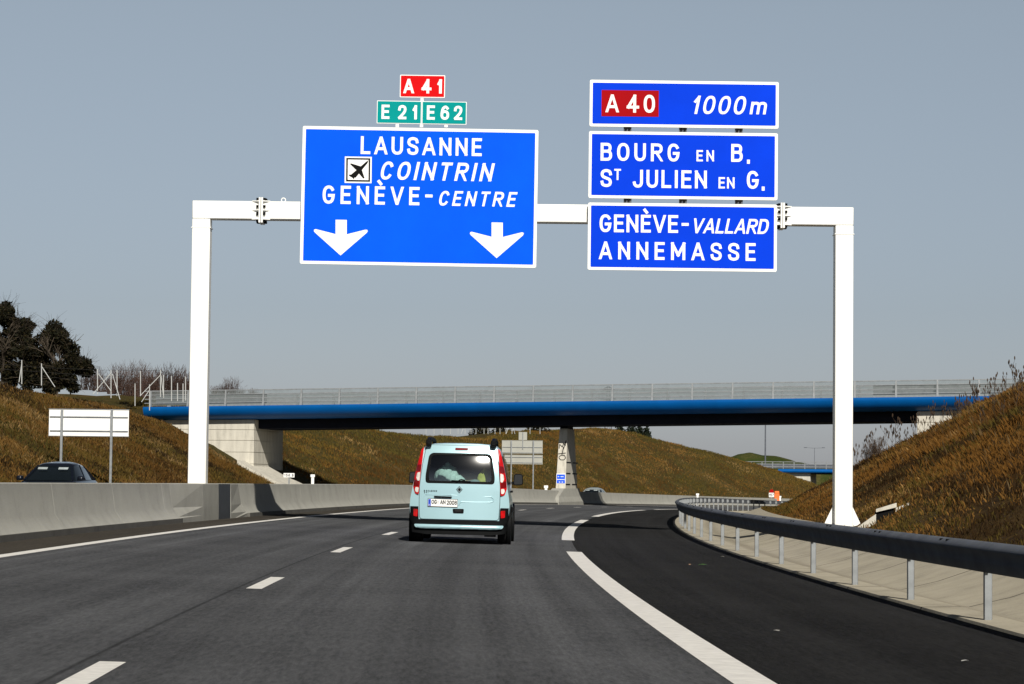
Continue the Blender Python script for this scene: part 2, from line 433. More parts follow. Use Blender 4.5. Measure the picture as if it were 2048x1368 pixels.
def z_right_b(Z, u):
    t = np.clip((u - 9.75) / .6, 0, 1)
    return z_gut(Z, 9.75) * (1 - t) + z_right(Z, u) * t
grid('embankment', Zl, Ur, z_right_b, MT['soil'], kind='structure')

def marking(Z0, Z1, u0, u1, n=2):
    Zs = np.linspace(Z0, Z1, n)
    return grid('road_marking', Zs, [u0, u1], zr, MT['paint'], dz=.004, kind='structure')
marking(-30, 400, -3.76, -3.56, 200)
for k in range(-2, 16):
    zc = 12.9 + 13 * k
    marking(zc - 1.5, zc + 1.5, -.075, .075, 3)
grid('road_marking', np.linspace(5, 42.6, 20), [3.52, 3.78], zr, MT['paint'], dz=.004, kind='structure')
grid('road_marking', np.linspace(51.5, 82, 16), [3.52, 3.78], zr, MT['paint'], dz=.004, kind='structure')
for z0 in (91, 134, 177):
    grid('road_marking', np.linspace(z0, z0 + 36, 16), [3.52, 3.78], zr, MT['paint'], dz=.004, kind='structure')

# ------------------------------------------------------------------ concrete median barrier
GZ = 60.3                                     # distance of the gantry
bar = empty('concrete_barrier', RP(40, -5.05), label='long grey concrete median barrier with flared foot running beside the fast lane', cat='barrier')
def bdu(Z): return float(np.interp(Z, [100, 148, 166, 250], [0, .42, .42, .3]))
def swept(prof, Zs, name, mat, smooth=None, base=-4.75):
    rings = []
    for Z in Zs:
        b0 = float(zr(Z, base))
        ring = []
        for u, z in prof:
            x, y = XY(Z, u + bdu(Z)); ring.append((float(x), float(y), b0 + z))
        rings.append(ring)
    o = MB().loft(rings).build(name, mat, None, smooth)
    o.parent = bar; o.matrix_parent_inverse = Matrix.Translation(-bar.location)
    return o
PROF = [(-4.80, .10), (-4.84, .13), (-4.98, .33), (-5.06, .845), (-5.08, .86), (-5.27, .86), (-5.29, .845), (-5.37, .33), (-5.52, .13), (-5.56, -.3), (-4.80, -.3)]
PLIN = [(-4.745, .10), (-4.745, -.05), (-4.8, -.05), (-4.8, .098)]
zs = np.arange(-24, GZ - 3.4, 6.0)
BLK0, BLK1 = GZ - 5.2, GZ + 5.6
def barrier_run(z0, z1, step=6.0):
    z = z0
    while z < z1 - .1:
        zz = min(z + step, z1)
        swept(PROF, np.linspace(z + .008, zz - .008, 4), 'barrier_segment', MT['conc'], 35)
        z = zz
barrier_run(-24, BLK0)
barrier_run(BLK1, 157.0)
barrier_run(162.2, 300, 12.0)
swept(PLIN, np.concatenate([np.arange(-24, BLK0, 4), [BLK0]]), 'plinth', MT['conc_dark'])
swept(PLIN, np.concatenate([[BLK1], np.arange(68, 150, 4), [156.2]]), 'plinth', MT['conc_dark'])
swept(PLIN, np.arange(163, 301, 8), 'plinth', MT['conc_dark'])
# the vertical block around the gantry leg: flared profile turning into a straight face, with a steel cover plate
VERT = [(-4.76, -.05), (-4.76, .13), (-4.76, .33), (-4.775, .845), (-4.79, .86), (-5.5, .86), (-5.52, .845), (-5.55, .33), (-5.56, .13), (-5.57, -.3), (-4.8, -.3)]
def ring_at(prof, Z):
    b0 = float(zr(Z, -4.75)); r = []
    for u, z in prof:
        x, y = XY(Z, u); r.append((float(x), float(y), b0 + z))
    return r
for (za, zb, pa, pb, nm) in ((BLK0 + .008, GZ - 2.2, PROF, VERT, 'transition_block'), (GZ - 2.19, GZ + .30, VERT, VERT, 'leg_block'), (GZ + 2.32, BLK1 - .008, VERT, PROF, 'transition_block')):
    o = MB().loft([ring_at(pa, za), ring_at(pb, zb)]).build(nm, MT['conc'])
    o.parent = bar; o.matrix_parent_inverse = Matrix.Translation(-bar.location)
CORE = [(-4.765, -.04), (-4.78, .853), (-5.5, .85), (-5.5, -.3)]
o = MB().loft([ring_at(CORE, GZ + .305), ring_at(CORE, GZ + 2.315)]).build('cover_plate', MT['steel_plate'])
o.parent = bar; o.matrix_parent_inverse = Matrix.Translation(-bar.location)
# the wide foot of the bridge pier is built with the bridge

# ------------------------------------------------------------------ steel guardrail
gr = empty('guardrail', RP(20, 6.7), label='dark weathered steel guardrail on thin grey posts curving along the exit lane', cat='guardrail')
def keep(o, root):
    o.parent = root; o.matrix_parent_inverse = Matrix.Translation(-root.location); return o
# beam with a rounded nose along its top and a face that falls back below it
WBp = [(6.668, .765), (6.655, .785), (6.635, .785), (6.600, .768), (6.570, .742), (6.552, .715), (6.550, .700), (6.556, .690), (6.580, .655), (6.602, .60), (6.598, .575), (6.606, .55), (6.630, .475), (6.645, .458), (6.668, .462),
       (6.660, .60), (6.655, .70)]
WBp = [(u, .458 + (z - .458) * .84) for u, z in WBp]
def railring(Z, prof=WBp, du=0):
    b0 = float(zr(Z, 6.55)); r = []
    for u, z in prof:
        x, y = XY(Z, u + du); r.append((float(x), float(y), b0 + z))
    return r
keep(MB().loft([railring(Z) for Z in np.concatenate([np.arange(8, 60, 2.0), np.arange(60, 216, 3.0)])]).build('rail', MT['galv_dark'], smooth=50), gr)
pz = [14.7, 18.7] + [22.6 + 4.0 * k for k in range(42)]
for k, Z in enumerate(pz):
    a = RP(Z, 6.72, -.1); b = RP(Z, 6.72, .74)
    d = heading(Z)
    m = MB()
    w = .034
    for (x0, x1, y0, y1) in ((-w, w, -.03, -.024), (-w, -w + .006, -.03, .03), (w - .006, w, -.03, .03)):
        m.box(x0, x1, y0, y1, 0, .79)
    o = m.build('post', MT['galv']); o.location = a; o.rotation_euler = (0, 0, -d); keep(o, gr)
    m = MB().box(-.055, -.0, -.07, .07, .56, .79).box(-.06, .05, -.09, -.075, .62, .77).box(-.06, .05, .075, .09, .62, .77)
    o = m.build('spacer', MT['galv']); o.location = a; o.rotation_euler = (0, 0, -d); keep(o, gr)
    if Z < 75:
        for s in (-.16, .16):
            o = MB().box(-.138, -.108, -.03, .03, .817, .834).build('splice_bolt', MT['black']); o.location = RP(Z + 1.4 + s, 6.72, -.107); o.rotation_euler = (0, 0, -d); keep(o, gr)

# ------------------------------------------------------------------ lettering: stroked highway capitals
def ell(cx, cy, rx, ry, a0, a1, n=18, p=2.35):
    out = []
    for k in range(n + 1):
        t = rad(a0 + (a1 - a0) * k / n); c, s_ = math.cos(t), math.sin(t)
        out.append((cx + rx * math.copysign(abs(c) ** (2 / p), c), cy + ry * math.copysign(abs(s_) ** (2 / p), s_)))
    return out
def spl(pts, n=6):
    P_ = [pts[0]] + pts + [pts[-1]]; out = []
    for i in range(1, len(P_) - 2):
        p0, p1, p2, p3 = [np.array(q, float) for q in P_[i - 1:i + 3]]
        for k in range(n):
            t = k / n
            out.append(tuple(.5 * ((2 * p1) + (-p0 + p2) * t + (2 * p0 - 5 * p1 + 4 * p2 - p3) * t * t + (-p0 + 3 * p1 - 3 * p2 + p3) * t ** 3)))
    out.append(tuple(pts[-1])); return out
SS = spl([(1, .78), (.9, .93), (.5, 1), (.12, .93), (.0, .76), (.12, .6), (.5, .5), (.88, .4), (1, .23), (.88, .06), (.5, 0), (.1, .07), (0, .23)])
G = {  # width, strokes (closed loops repeat their first point)
 'A': (.70, [[(-.03, -.1), (.47, 1.06)], [(.53, 1.06), (1.03, -.1)], [(.2, .28), (.8, .28)]]),
 'B': (.64, [[(0, 0), (0, 1)], [(0, 1), (.5, 1)] + ell(.55, .77, .38, .23, 90, -90, 10) + [(0, .54)], [(0, .54), (.55, .54)] + ell(.58, .27, .42, .27, 90, -90, 10) + [(0, 0)]]),
 'C': (.64, [ell(.5, .5, .5, .5, 38, 322, 30)]),
 'D': (.66, [[(0, 0), (0, 1), (.35, 1)] + ell(.45, .5, .55, .5, 90, -90, 18) + [(0, 0)]]),
 'E': (.56, [[(1, 1), (0, 1), (0, 0), (1, 0)], [(0, .52), (.88, .52)]]),
 'G': (.66, [ell(.5, .5, .5, .5, 40, 335, 30) + [(1, .45), (.58, .45)]]),
 'I': (.17, [[(.5, 0), (.5, 1)]]),
 'J': (.56, [[(1, 1), (1, .3)] + ell(.5, .28, .5, .28, 0, -170, 12)]),
 'K': (.64, [[(0, 0), (0, 1)], [(1, 1.05), (0, .36)], [(.3, .6), (1, -.05)]]),
 'L': (.54, [[(0, 1), (0, 0), (1, 0)]]),
 'M': (.80, [[(0, 0), (0, 1)], [(0, 1.0), (.5, .24)], [(.5, .24), (1, 1.0)], [(1, 0), (1, 1)]]),
 'N': (.66, [[(0, 0), (0, 1)], [(0, 1.0), (1, 0.0)], [(1, 0), (1, 1)]]),
 'O': (.68, [ell(.5, .5, .5, .5, 0, 360, 36)]),
 'R': (.65, [[(0, 0), (0, 1)], [(0, 1), (.5, 1)] + ell(.55, .75, .45, .25, 90, -90, 10) + [(0, .5)], [(.45, .5), (1.02, -.08)]]),
 'S': (.62, [SS]),
 'T': (.60, [[(.5, 0), (.5, 1)], [(0, 1), (1, 1)]]),
 'U': (.64, [[(0, 1), (0, .36)] + ell(.5, .36, .5, .36, 180, 360, 16) + [(1, 1)]]),
 'V': (.68, [[(-.03, 1.1), (.47, -.06)], [(.53, -.06), (1.03, 1.1)]]),
 'm': (.86, [[(0, 0), (0, .62)], [(0, .36)] + ell(.25, .42, .25, .2, 180, 0, 8) + [(.5, 0)], [(.5, .36)] + ell(.75, .42, .25, .2, 180, 0, 8) + [(1, 0)]]),
 '0': (.62, [ell(.5, .5, .5, .5, 0, 360, 36)]),
 '1': (.34, [[(.78, 0), (.78, 1)], [(.72, 1.0), (.0, .72)]]),
 '2': (.58, [spl([(0, .74), (.1, .92), (.5, 1), (.9, .92), (1, .73), (.85, .5), (.4, .22), (.03, .03)]), [(.06, 0), (1, 0)]]),
 '4': (.66, [[(.72, 0), (.72, 1)], [(.70, 1.0), (.02, .27)], [(.0, .27), (1.05, .27)]]),
 '5': (.58, [[(.95, 1), (.12, 1), (.06, .55)] + spl([(.06, .55), (.45, .66), (.9, .56), (1, .32), (.86, .07), (.45, 0), (0, .12)])]),
 '6': (.60, [spl([(.9, .88), (.6, 1), (.2, .85), (.02, .5), (0, .3)]), ell(.5, .3, .5, .3, 0, 360, 26)]),
 '7': (.56, [[(0, 1), (1, 1), (.35, -.05)]]),
 '8': (.60, [ell(.5, .76, .43, .24, 0, 360, 24), ell(.5, .27, .5, .27, 0, 360, 24)]),
 '-': (.40, [[(0, .42), (1, .42)]]),
 '.': (.19, [[(.5, -.02), (.5, .05)]]),
 ':': (.14, [[(.5, .12), (.5, .2)], [(.5, .66), (.5, .74)]]),
}
def ribbon(pts, hw, clip):
    pts = [np.array(p, float) for p in pts]
    q = [pts[0]]
    for p in pts[1:]:
        if np.linalg.norm(p - q[-1]) > 1e-4: q.append(p)
    closed = np.linalg.norm(q[0] - q[-1]) < 1e-3
    if closed: q = q[:-1]
    n = len(q)
    if not closed:
        d0 = q[1] - q[0]; q[0] = q[0] - d0 / np.linalg.norm(d0) * hw
        d1 = q[-1] - q[-2]; q[-1] = q[-1] + d1 / np.linalg.norm(d1) * hw
    L, R_ = [], []
    for i in range(n):
        a = q[i - 1] if (i > 0 or closed) else None
        b = q[(i + 1) % n] if (i < n - 1 or closed) else None
        da = (q[i] - a) / np.linalg.norm(q[i] - a) if a is not None else None
        db = (b - q[i]) / np.linalg.norm(b - q[i]) if b is not None else None
        if da is None: da = db
        if db is None: db = da
        na, nb = np.array((-da[1], da[0])), np.array((-db[1], db[0]))
        m = na + nb; m /= max(1e-6, np.linalg.norm(m))
        k = hw / max(.38, float(m @ na))
        L.append(q[i] + m * k); R_.append(q[i] - m * k)
    vs = L + R_
    if clip: vs = [np.array((v[0], min(max(v[1], 0), 1))) for v in vs]
    fs = [(i, i + 1, n + i + 1, n + i) for i in range(n - 1)]
    if closed: fs.append((n - 1, 0, n, 2 * n - 1))
    return vs, fs
def glyphs(mb, string, x0, x1, z0, cap, y, wt=.17, shear=0.0, sp=None, dirz=(0.0,)):
    """letters on the plane y (facing -y) from x0 to x1; cap height cap; gaps are spread evenly"""
    ws = []
    for c in string:
        ws.append(.36 if c == ' ' else G['E' if c == 'È' else c][0])
    nat = sum(ws) * cap
    gap = (x1 - x0 - shear * cap - nat) / max(1, len(string) - 1)
    sq = 1.0
    if gap < .07 * cap and len(string) > 1:
        gap = .07 * cap; sq = (x1 - x0 - shear * cap - gap * (len(string) - 1)) / nat
    x = x0; lay = 0
    hw = wt / 2
    for c, w in zip(string, ws):
        if c != ' ':
            key = 'E' if c == 'È' else c
            strokes = [(s_, c != '.') for s_ in G[key][1]]
            if c == 'È': strokes.append(([(.34, 1.27), (.60, 1.14)], False))
            ww = w * sq
            for s_, clip in strokes:
                mapped = [(hw + px * (ww - 2 * hw), hw + pz_ * (1 - 2 * hw)) if clip else (hw + px * (ww - 2 * hw), pz_) for px, pz_ in s_]
                vs, fs = ribbon(mapped, hw, clip)
                lay = (lay + 1) % 5
                mb.add([(x + (v[0] + v[1] * shear) * cap, y - .0012 * lay, z0 + v[1] * cap) for v in vs], fs)
        x += w * sq * cap + gap

# ------------------------------------------------------------------ overhead gantry
GX0, GX1 = at(400, 700, GZ).x, at(1686, 700, GZ).x
ZB0, ZB1 = at(1024, 445.5, GZ).z, at(1024, 409.5, GZ).z
LW = .215
gan = empty('overhead_gantry', (GX1, GZ, float(z_right_b(GZ, 10.0))), label='white steel motorway gantry spanning the carriageway on two square legs', cat='gantry')
def kb(m, name, mat, root, **k): return keep(m.build(name, mat, None, **k), root)
zl0 = float(zr(GZ, -4.75)) + .84
gr0 = gan.location.z - .15
kb(MB().box(GX0 - LW, GX0 + LW, GZ - LW, GZ + LW, zl0, ZB0), 'leg', MT['white_paint'], gan, bevel=.02)
lg = kb(MB().box(GX1 - LW, GX1 + LW, GZ - LW, GZ + LW, gr0, ZB0), 'leg', MT['white_paint'], gan, bevel=.02)
m = MB()
for sx in (-1, 1):
    m.prism([(GX1 + sx * LW, gr0 + .1), (GX1 + sx * (LW + .26), gr0 + .1), (GX1 + sx * (LW + .20), gr0 + .3), (GX1 + sx * LW, gr0 + .72)], GZ - .012, GZ + .012)
m.box(GX1 - .5, GX1 + .5, GZ - .4, GZ + .4, gr0, gr0 + .1)
kb(m, 'base_gusset', MT['white_paint'], gan)
def sub_(o, p):
    o.parent = p; o.matrix_parent_inverse = (Matrix.Translation(gan.location) @ p.matrix_parent_inverse).inverted(); return o
FL = [at(524, 420, GZ).x, at(1563, 430, GZ).x]
for (xa, xb) in ((GX0 - LW - .002, FL[0] - .02), (FL[0] + .02, FL[1] - .02), (FL[1] + .02, GX1 + LW + .002)):
    kb(MB().box(xa, xb, GZ - LW - .002, GZ + LW + .002, ZB0 + .002, ZB1), 'beam', MT['white_paint'], gan, bevel=.02)
# corner collars just below the beam
for X in (GX0, GX1):
    kb(MB().box(X - LW - .02, X + LW + .02, GZ - LW - .01, GZ + LW + .01, ZB0 - .22, ZB0 - .2), 'corner_collar', MT['white_paint'], gan)
for X in FL:
    fl = kb(MB().box(X - .05, X - .008, GZ - .3, GZ + .3, ZB0 - .085, ZB1 + .085).box(X + .008, X + .05, GZ - .3, GZ + .3, ZB0 - .085, ZB1 + .085), 'flange', MT['white_paint'], gan)
    bl = []
    for k in range(4):
        zz = ZB0 - .04 + (ZB1 - ZB0 + .08) * k / 3
        for sx in (-1, 1): bl.append(((X + sx * .05, GZ - .262, zz), (X + sx * .11, GZ - .262, zz)))
    for k in range(1, 3):
        yy = GZ - .2 + .4 * k / 3
        for sx in (-1, 1):
            bl.append(((X + sx * .05, yy, ZB0 - .05), (X + sx * .12, yy, ZB0 - .05))); bl.append(((X + sx * .05, yy, ZB1 + .05), (X + sx * .12, yy, ZB1 + .05)))
    for a_, b_ in bl: sub_(kb(MB().tube(a_, b_, .034, n=6), 'bolt', MT['black'], gan), fl)
    m = MB()
    for k in range(3):
        zz = ZB0 + .0 + (ZB1 - ZB0) * k / 2
        for sx in (-1, 1):
            m.add([(X + sx * .05, GZ - .30, zz - .012), (X + sx * .22, GZ - .219, zz - .012), (X + sx * .05, GZ - .219, zz - .012),
                   (X + sx * .05, GZ - .30, zz + .012), (X + sx * .22, GZ - .219, zz + .012), (X + sx * .05, GZ - .219, zz + .012)],
                  [(0, 1, 2), (3, 5, 4), (0, 3, 4, 1), (1, 4, 5, 2), (2, 5, 3, 0)])
    kb(m, 'flange_rib', MT['white_paint'], gan)
ring = MB(); ex = at(567, 400, GZ)
pts = [(ex.x + .05 * math.cos(t), GZ, ZB1 + .055 + .05 * math.sin(t)) for t in np.linspace(0, 2 * math.pi, 17)]
for p, q in zip(pts[:-1], pts[1:]): ring.tube(p, q, .013, n=6)
kb(ring, 'lifting_eye', MT['white_paint'], gan)

# ------------------------------------------------------------------ signs on the gantry
SY = GZ - .36
class Sign:
    def __init__(s, name, label, cat, c, tilt, group=None, Y=SY):
        p = at(c[0], c[1], Y); q = at(c[0] + 100, c[1], Y)
        s.c, s.k = c, (q - p).length / 100
        s.t = rad(tilt)
        s.o = empty(name, p, 0, label, cat, group)
        s.o.rotation_euler = (0, s.t - ROLL, 0)
    def L(s, x, y):
        dx, dy = x - s.c[0], y - s.c[1]
        return ((dx * math.cos(s.t) + dy * math.sin(s.t)) * s.k, -(-dx * math.sin(s.t) + dy * math.cos(s.t)) * s.k)
    def panel(s, w, h, face, border, bw, depth=.06, corner=.04, back=None):
        w, h = w * s.k / 2, h * s.k / 2
        bw *= s.k
        rr = lambda w_, h_, r: [(sx * (w_ - r) + r * math.cos(t), sz * (h_ - r) + r * math.sin(t)) for sx, sz, a0 in ((1, 1, 0), (-1, 1, 90), (-1, -1, 180), (1, -1, 270)) for t in [rad(a0 + 22.5 * i) for i in range(5)]]
        MB().prism(rr(w, h, corner), 0, depth).build('border', border, s.o)
        MB().prism(rr(w - bw, h - bw, max(.01, corner - bw * .3)), -.004, .001).build('panel', face, s.o)
    def text(s, runs, name='lettering', mat='white_film', y=-.006, wt=.158):
        for string, xl, xr, yb, cap, sh in runs:
            mb = MB()
            a = s.L(xl, yb); b = s.L(xr, yb)
            glyphs(mb, string, a[0], b[0], a[1], cap * s.k, y, wt, sh)
            o = mb.build(name, MT[mat], s.o, fix=False)
        return o
    def poly(s, name, mat, pts, y=-.006, th=.004):
        return MB().prism([s.L(*p) for p in pts], y, y + th).build(name, MT[mat], s.o)
A7 = lambda X, Y: (360 + X / 2.768, 120 + Y / 2.768)
A8 = lambda X, Y: (1050 + X / 3.012, 130 + Y / 3.012)
def run7(t, X0, X1, Y, cap, sh=0): a = A7(X0, Y); b = A7(X1, Y); return (t, a[0], b[0], a[1], cap / 2.768, sh)
def run8(t, X0, X1, Y, cap, sh=0): a = A8(X0, Y); b = A8(X1, Y); return (t, a[0], b[0], a[1], cap / 3.012, sh)

s1 = Sign('direction_sign', 'large blue sign with LAUSANNE, an aeroplane symbol and two white down arrows', 'road sign', A7(1325, 757), 1.02, 'signs on the gantry')
s1.panel(472, 277, MT['blue_a'], MT['white_film'], 6.2)
s1.text([run7('LAUSANNE', 999, 1670, 519, 99), run7('COINTRIN', 1103, 1742, 661, 101, .2), run7('GENÈVE', 789, 1325, 795, 101), run7('-', 1357, 1394, 796, 101), run7('CENTRE', 1428, 1868, 806, 82, .2)])
for ox, oy in ((0, 0), (863, 15)):
    s1.poly('arrow', 'white_film', [A7(X + ox, Y + oy) for X, Y in ((862, 885), (924, 886), (924, 966), (1028, 940), (1037, 941), (1040, 949), (1034, 958), (890, 1083), (748, 956), (742, 948), (744, 939), (753, 937), (862, 965))])
pic = s1.poly('airport_symbol', 'white_film', [A7(X, Y) for X, Y in ((912, 533), (1061, 535), (1060, 682), (911, 680))], -.007, .004)
def sub(o, p): o.parent = p; return o
sub(s1.poly('symbol_frame', 'black', [A7(X, Y) for X, Y in ((920, 541), (1053, 543), (1052, 674), (919, 672))], -.010, .003), pic)
sub(s1.poly('symbol_field', 'white_film', [A7(X, Y) for X, Y in ((929, 550), (1044, 552), (1043, 665), (928, 663))], -.013, .003), pic)
pl = MB()
for k, ps in enumerate((((947, 634), (1026, 566), (1043, 553), (1038, 570), (972, 652)), ((940, 574), (948, 572), (1000, 588), (1022, 654), (1014, 656), (985, 622), (980, 612), (968, 602)), ((934, 634), (955, 634), (970, 645), (962, 660), (955, 652), (938, 642)))):
    pl.prism([s1.L(*A7(*p)) for p in ps], -.0145 - .0015 * k, -.0135 - .0015 * k)
sub(pl.build('aeroplane', MT['black'], s1.o), pic)

p1 = Sign('route_plate', 'small red plate reading A 41 above two green plates', 'route plate', A7(1342.5, 145.5), .8, 'route plates above the big sign')
p1.panel(90.3, 45.5, MT['red_a'], MT['white_film'], 1.7, .04, .02)
p1.text([run7('A', 1238, 1293, 184, 80), run7('41', 1337, 1452, 185, 80)], wt=.19)
p2 = Sign('route_plate', 'small green plate reading E 21 above the large blue sign', 'route plate', A7(1213.5, 289), .9, 'route plates above the big sign')
p2.panel(89.3, 46, MT['teal'], MT['white_film'], 1.3, .04, .015)
p2.text([run7('E', 1115, 1159, 326, 79), run7('21', 1207, 1314, 328, 79)], wt=.18)
p3 = Sign('route_plate', 'small green plate reading E 62 above the large blue sign', 'route plate', A7(1463, 293), .9, 'route plates above the big sign')
p3.panel(89.3, 46, MT['teal'], MT['white_film'], 1.3, .04, .015)
p3.text([run7('E', 1366, 1409, 330, 79), run7('62', 1442, 1562, 331, 79)], wt=.18)
# brackets between plates: parts of the plate they carry
def bracket(sg, X, Y0, Y1, w, fn, mat='black'):
    a, b = sg.L(*fn(X - w, Y0)), sg.L(*fn(X + w, Y1))
    MB().box(a[0], b[0], .012, .05, b[1], a[1]).build('bracket', MT[mat], sg.o)
bracket(p1, 1340, 205, 232, 8, A7, 'white_paint')
for sg, X in ((p2, 1203), (p3, 1337), (p3, 1473)):
    bracket(sg, X, 350, 372, 9, A7, 'white_paint')

q1 = Sign('direction_sign', 'blue sign with red A 40 patch and 1000m, topmost of three panels', 'road sign', A8(959, 236), .72, 'signs on the gantry')
q1.panel(378, 94, MT['blue_b'], MT['white_film'], 5.8)
rp = q1.poly('route_patch', 'red_b', [A8(X, Y) for X, Y in ((462, 150), (807, 154), (805, 313), (460, 309))], -.008, .005)
for rn in (run8('A', 487, 562, 285, 108), run8('40', 612, 782, 287, 109)): sub(q1.text([rn], 'route_lettering', y=-.010), rp)
q1.text([run8('1000', 1003, 1340, 295, 111, .2), run8('m', 1352, 1460, 297, 112, .16)], wt=.145)
q2 = Sign('direction_sign', 'blue sign reading BOURG en B. and St JULIEN en G., middle of three panels', 'road sign', A8(953, 606), .72, 'signs on the gantry')
q2.panel(378, 134.5, MT['blue_b'], MT['white_film'], 5.8)
q2.text([run8('BOURG', 455, 930, 576, 108), run8('EN', 1033, 1138, 580, 68), run8('B.', 1242, 1356, 583, 108),
         run8('S', 455, 527, 735, 108), run8('T', 537, 578, 693, 67), run8('JULIEN', 649, 1094, 739, 108), run8('EN', 1165, 1261, 744, 68), run8('G.', 1335, 1444, 746, 108)])
q3 = Sign('direction_sign', 'blue sign reading GENÈVE-VALLARD and ANNEMASSE, lowest of three panels', 'road sign', A8(948, 1037), .66, 'signs on the gantry')
q3.panel(378, 135, MT['blue_b'], MT['white_film'], 5.8)
q3.text([run8('GENÈVE', 449, 922, 1006, 107), run8('-', 943, 976, 1006, 107), run8('VALLARD', 1003, 1476, 1013, 90, .2), run8('ANNEMASSE', 447, 1388, 1170, 107)])
for sg, y0 in ((q1, 372), (q2, 802)):
    for i, X in enumerate((619, 953, 1290)):
        for dx in (-10.5, 10.5):
            bracket(sg, X + dx - (4 if sg is q2 else 0), y0 + i * 5, y0 + 18 + i * 5, 6, A8)
        a, b = sg.L(*A8(X - 22, y0 - 150)), sg.L(*A8(X + 22, y0 + 60))
        MB().box(a[0], b[0], .065, .11, b[1], a[1]).build('support_rail', MT['galv_dark'], sg.o)
# ------------------------------------------------------------------ road coordinates of a ground point
def inv(x, y):
    Z = y; u = 0.0
    for _ in range(12):
        d = float(dxd(Z)); n = math.sqrt(1 + d * d)
        u = (x - float(xd(Z))) * n
        Z = y + u * d / n
    return Z, u
def gz(x, y):
    Z, u = inv(x, y)
    if u < -5.2: return float(z_left(Z, u))
    if u < 6.55: return float(zr(Z, u))
    if u < 9.75: return float(z_gut(Z, u))
    return float(z_right_b(Z, u))

# ------------------------------------------------------------------ overpass
BZ, BETA, BSL = 157.0, rad(10.0), .0175
O = RP(BZ, -4.75); O.z = 0
br = empty('overpass_bridge', O, -BETA, 'long blue road bridge crossing the motorway on one concrete pier', 'bridge')
ZT = 6.24
zt = lambda b: ZT + BSL * b
def bx(b, y, z): return (b, y, z)
def slab(m, b0, b1, y0, y1, o0, o1):      # box following the deck gradient; o0/o1 are heights above the cornice top
    return m.hexa([(b0, y0, zt(b0) + o0), (b1, y0, zt(b1) + o0), (b1, y1, zt(b1) + o0), (b0, y1, zt(b0) + o0),
                   (b0, y0, zt(b0) + o1), (b1, y0, zt(b1) + o1), (b1, y1, zt(b1) + o1), (b0, y1, zt(b0) + o1)])
BL, BR = -27.0, 32.0
DW = 9.0
def cornice(y0, sgn):
    prof = [(.45, -.02), (.05, 0.0), (-.06, -.01)]
    for k in range(15):
        t = rad(8 + 76 * k / 14)
        prof.append((1.0 - 1.08 * math.cos(t), -.02 - .82 * math.sin(t)))
    prof += [(1.0, -.845), (1.0, -.02)]
    rings = [[(b, y0 + sgn * y, zt(b) + z) for y, z in prof] for b in np.linspace(BL, BR, 24)]
    return MB().loft(rings).build('cornice', MT['bridge_blue'], br, smooth=50)
cornice(0, 1); cornice(DW, -1)
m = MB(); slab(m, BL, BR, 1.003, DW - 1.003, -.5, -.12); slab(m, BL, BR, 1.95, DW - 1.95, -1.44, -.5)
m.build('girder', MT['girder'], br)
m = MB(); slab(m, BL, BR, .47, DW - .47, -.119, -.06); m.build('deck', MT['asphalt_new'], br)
mesh_m, ns, ls, b_ = newmat('railing_mesh')
b_.inputs['Base Color'].default_value = (.14, .165, .165, 1); b_.inputs['Roughness'].default_value = .6; b_.inputs['Metallic'].default_value = .0
tr = ns.new('ShaderNodeBsdfTransparent'); mx = ns.new('ShaderNodeMixShader')
tcn = ns.new('ShaderNodeTexCoord'); nn = N(ns, 'ShaderNodeTexNoise', Scale=1.4, Detail=2.0); ls.new(tcn.outputs['Object'], nn.inputs['Vector'])
rr = ramp(ns, [(.35, .38), (.65, .55)]); ls.new(nn.outputs[0], rr.inputs[0]); ls.new(rr.outputs[0], mx.inputs[0])
ls.new(tr.outputs[0], mx.inputs[1]); ls.new(b_.outputs[0], mx.inputs[2]); ls.new(mx.outputs[0], ns['Material Output'].inputs[0])
def railing(y, lean, panels):
    bs = [BL + .4 + 2.5 * k for k in range(24)]
    bs = [b for b in bs if b < BR]
    ro = bpy.data.objects.new('railing', None); COL.objects.link(ro); ro.parent = br
    for b in bs:
        z0 = zt(b) - .02
        m = MB().hexa([(b - .07, y - .05, z0), (b + .07, y - .05, z0), (b + .07, y + .16, z0), (b - .07, y + .16, z0),
                       (b - .045, y - .05 + lean, z0 + 1.06), (b + .045, y - .05 + lean, z0 + 1.06), (b + .045, y + .04 + lean, z0 + 1.06), (b - .045, y + .04 + lean, z0 + 1.06)])
        m.build('post', MT['galv'], ro)
    for h, t in ((.24, .05), (.50, .05), (.76, .05), (1.02, .06)):
        m = MB(); yy = y + .02 + lean * h
        slab(m, BL, BR, yy - .03, yy + .03, h - t / 2, h + t / 2)
        m.build('rail', MT['galv'], ro)
    if panels:
        for b0, b1 in zip(bs[:-1], bs[1:]):
            m = MB(); yy = y + .02
            m.add([(b0 + .06, yy + lean * .06, zt(b0) + .06), (b1 - .06, yy + lean * .06, zt(b1) + .06), (b1 - .06, yy + lean, zt(b1) + 1.0), (b0 + .06, yy + lean, zt(b0) + 1.0)], [(0, 1, 2, 3)])
            m.build('mesh_panel', mesh_m, ro, fix=False)
            m = MB(); bm_ = (b0 + b1) / 2; slab(m, bm_ - .12, bm_ + .12, y - .02, y + .1, -.01, .07)
            m.build('drain_bracket', MT['galv'], ro)
railing(.22, .10, True); railing(DW - .22, -.10, True)
# crash rails on the approach, behind the parapet
for y in (.75, DW - .75):
    for h in (.30, .62):
        m = MB(); slab(m, BL + .6, -19.0, y - .06, y + .02, h - .14, h + .14); m.build('crash_rail', MT['galv'], br)
        m = MB(); slab(m, 19.5, BR, y - .06, y + .02, h - .14, h + .14); m.build('crash_rail', MT['galv'], br)
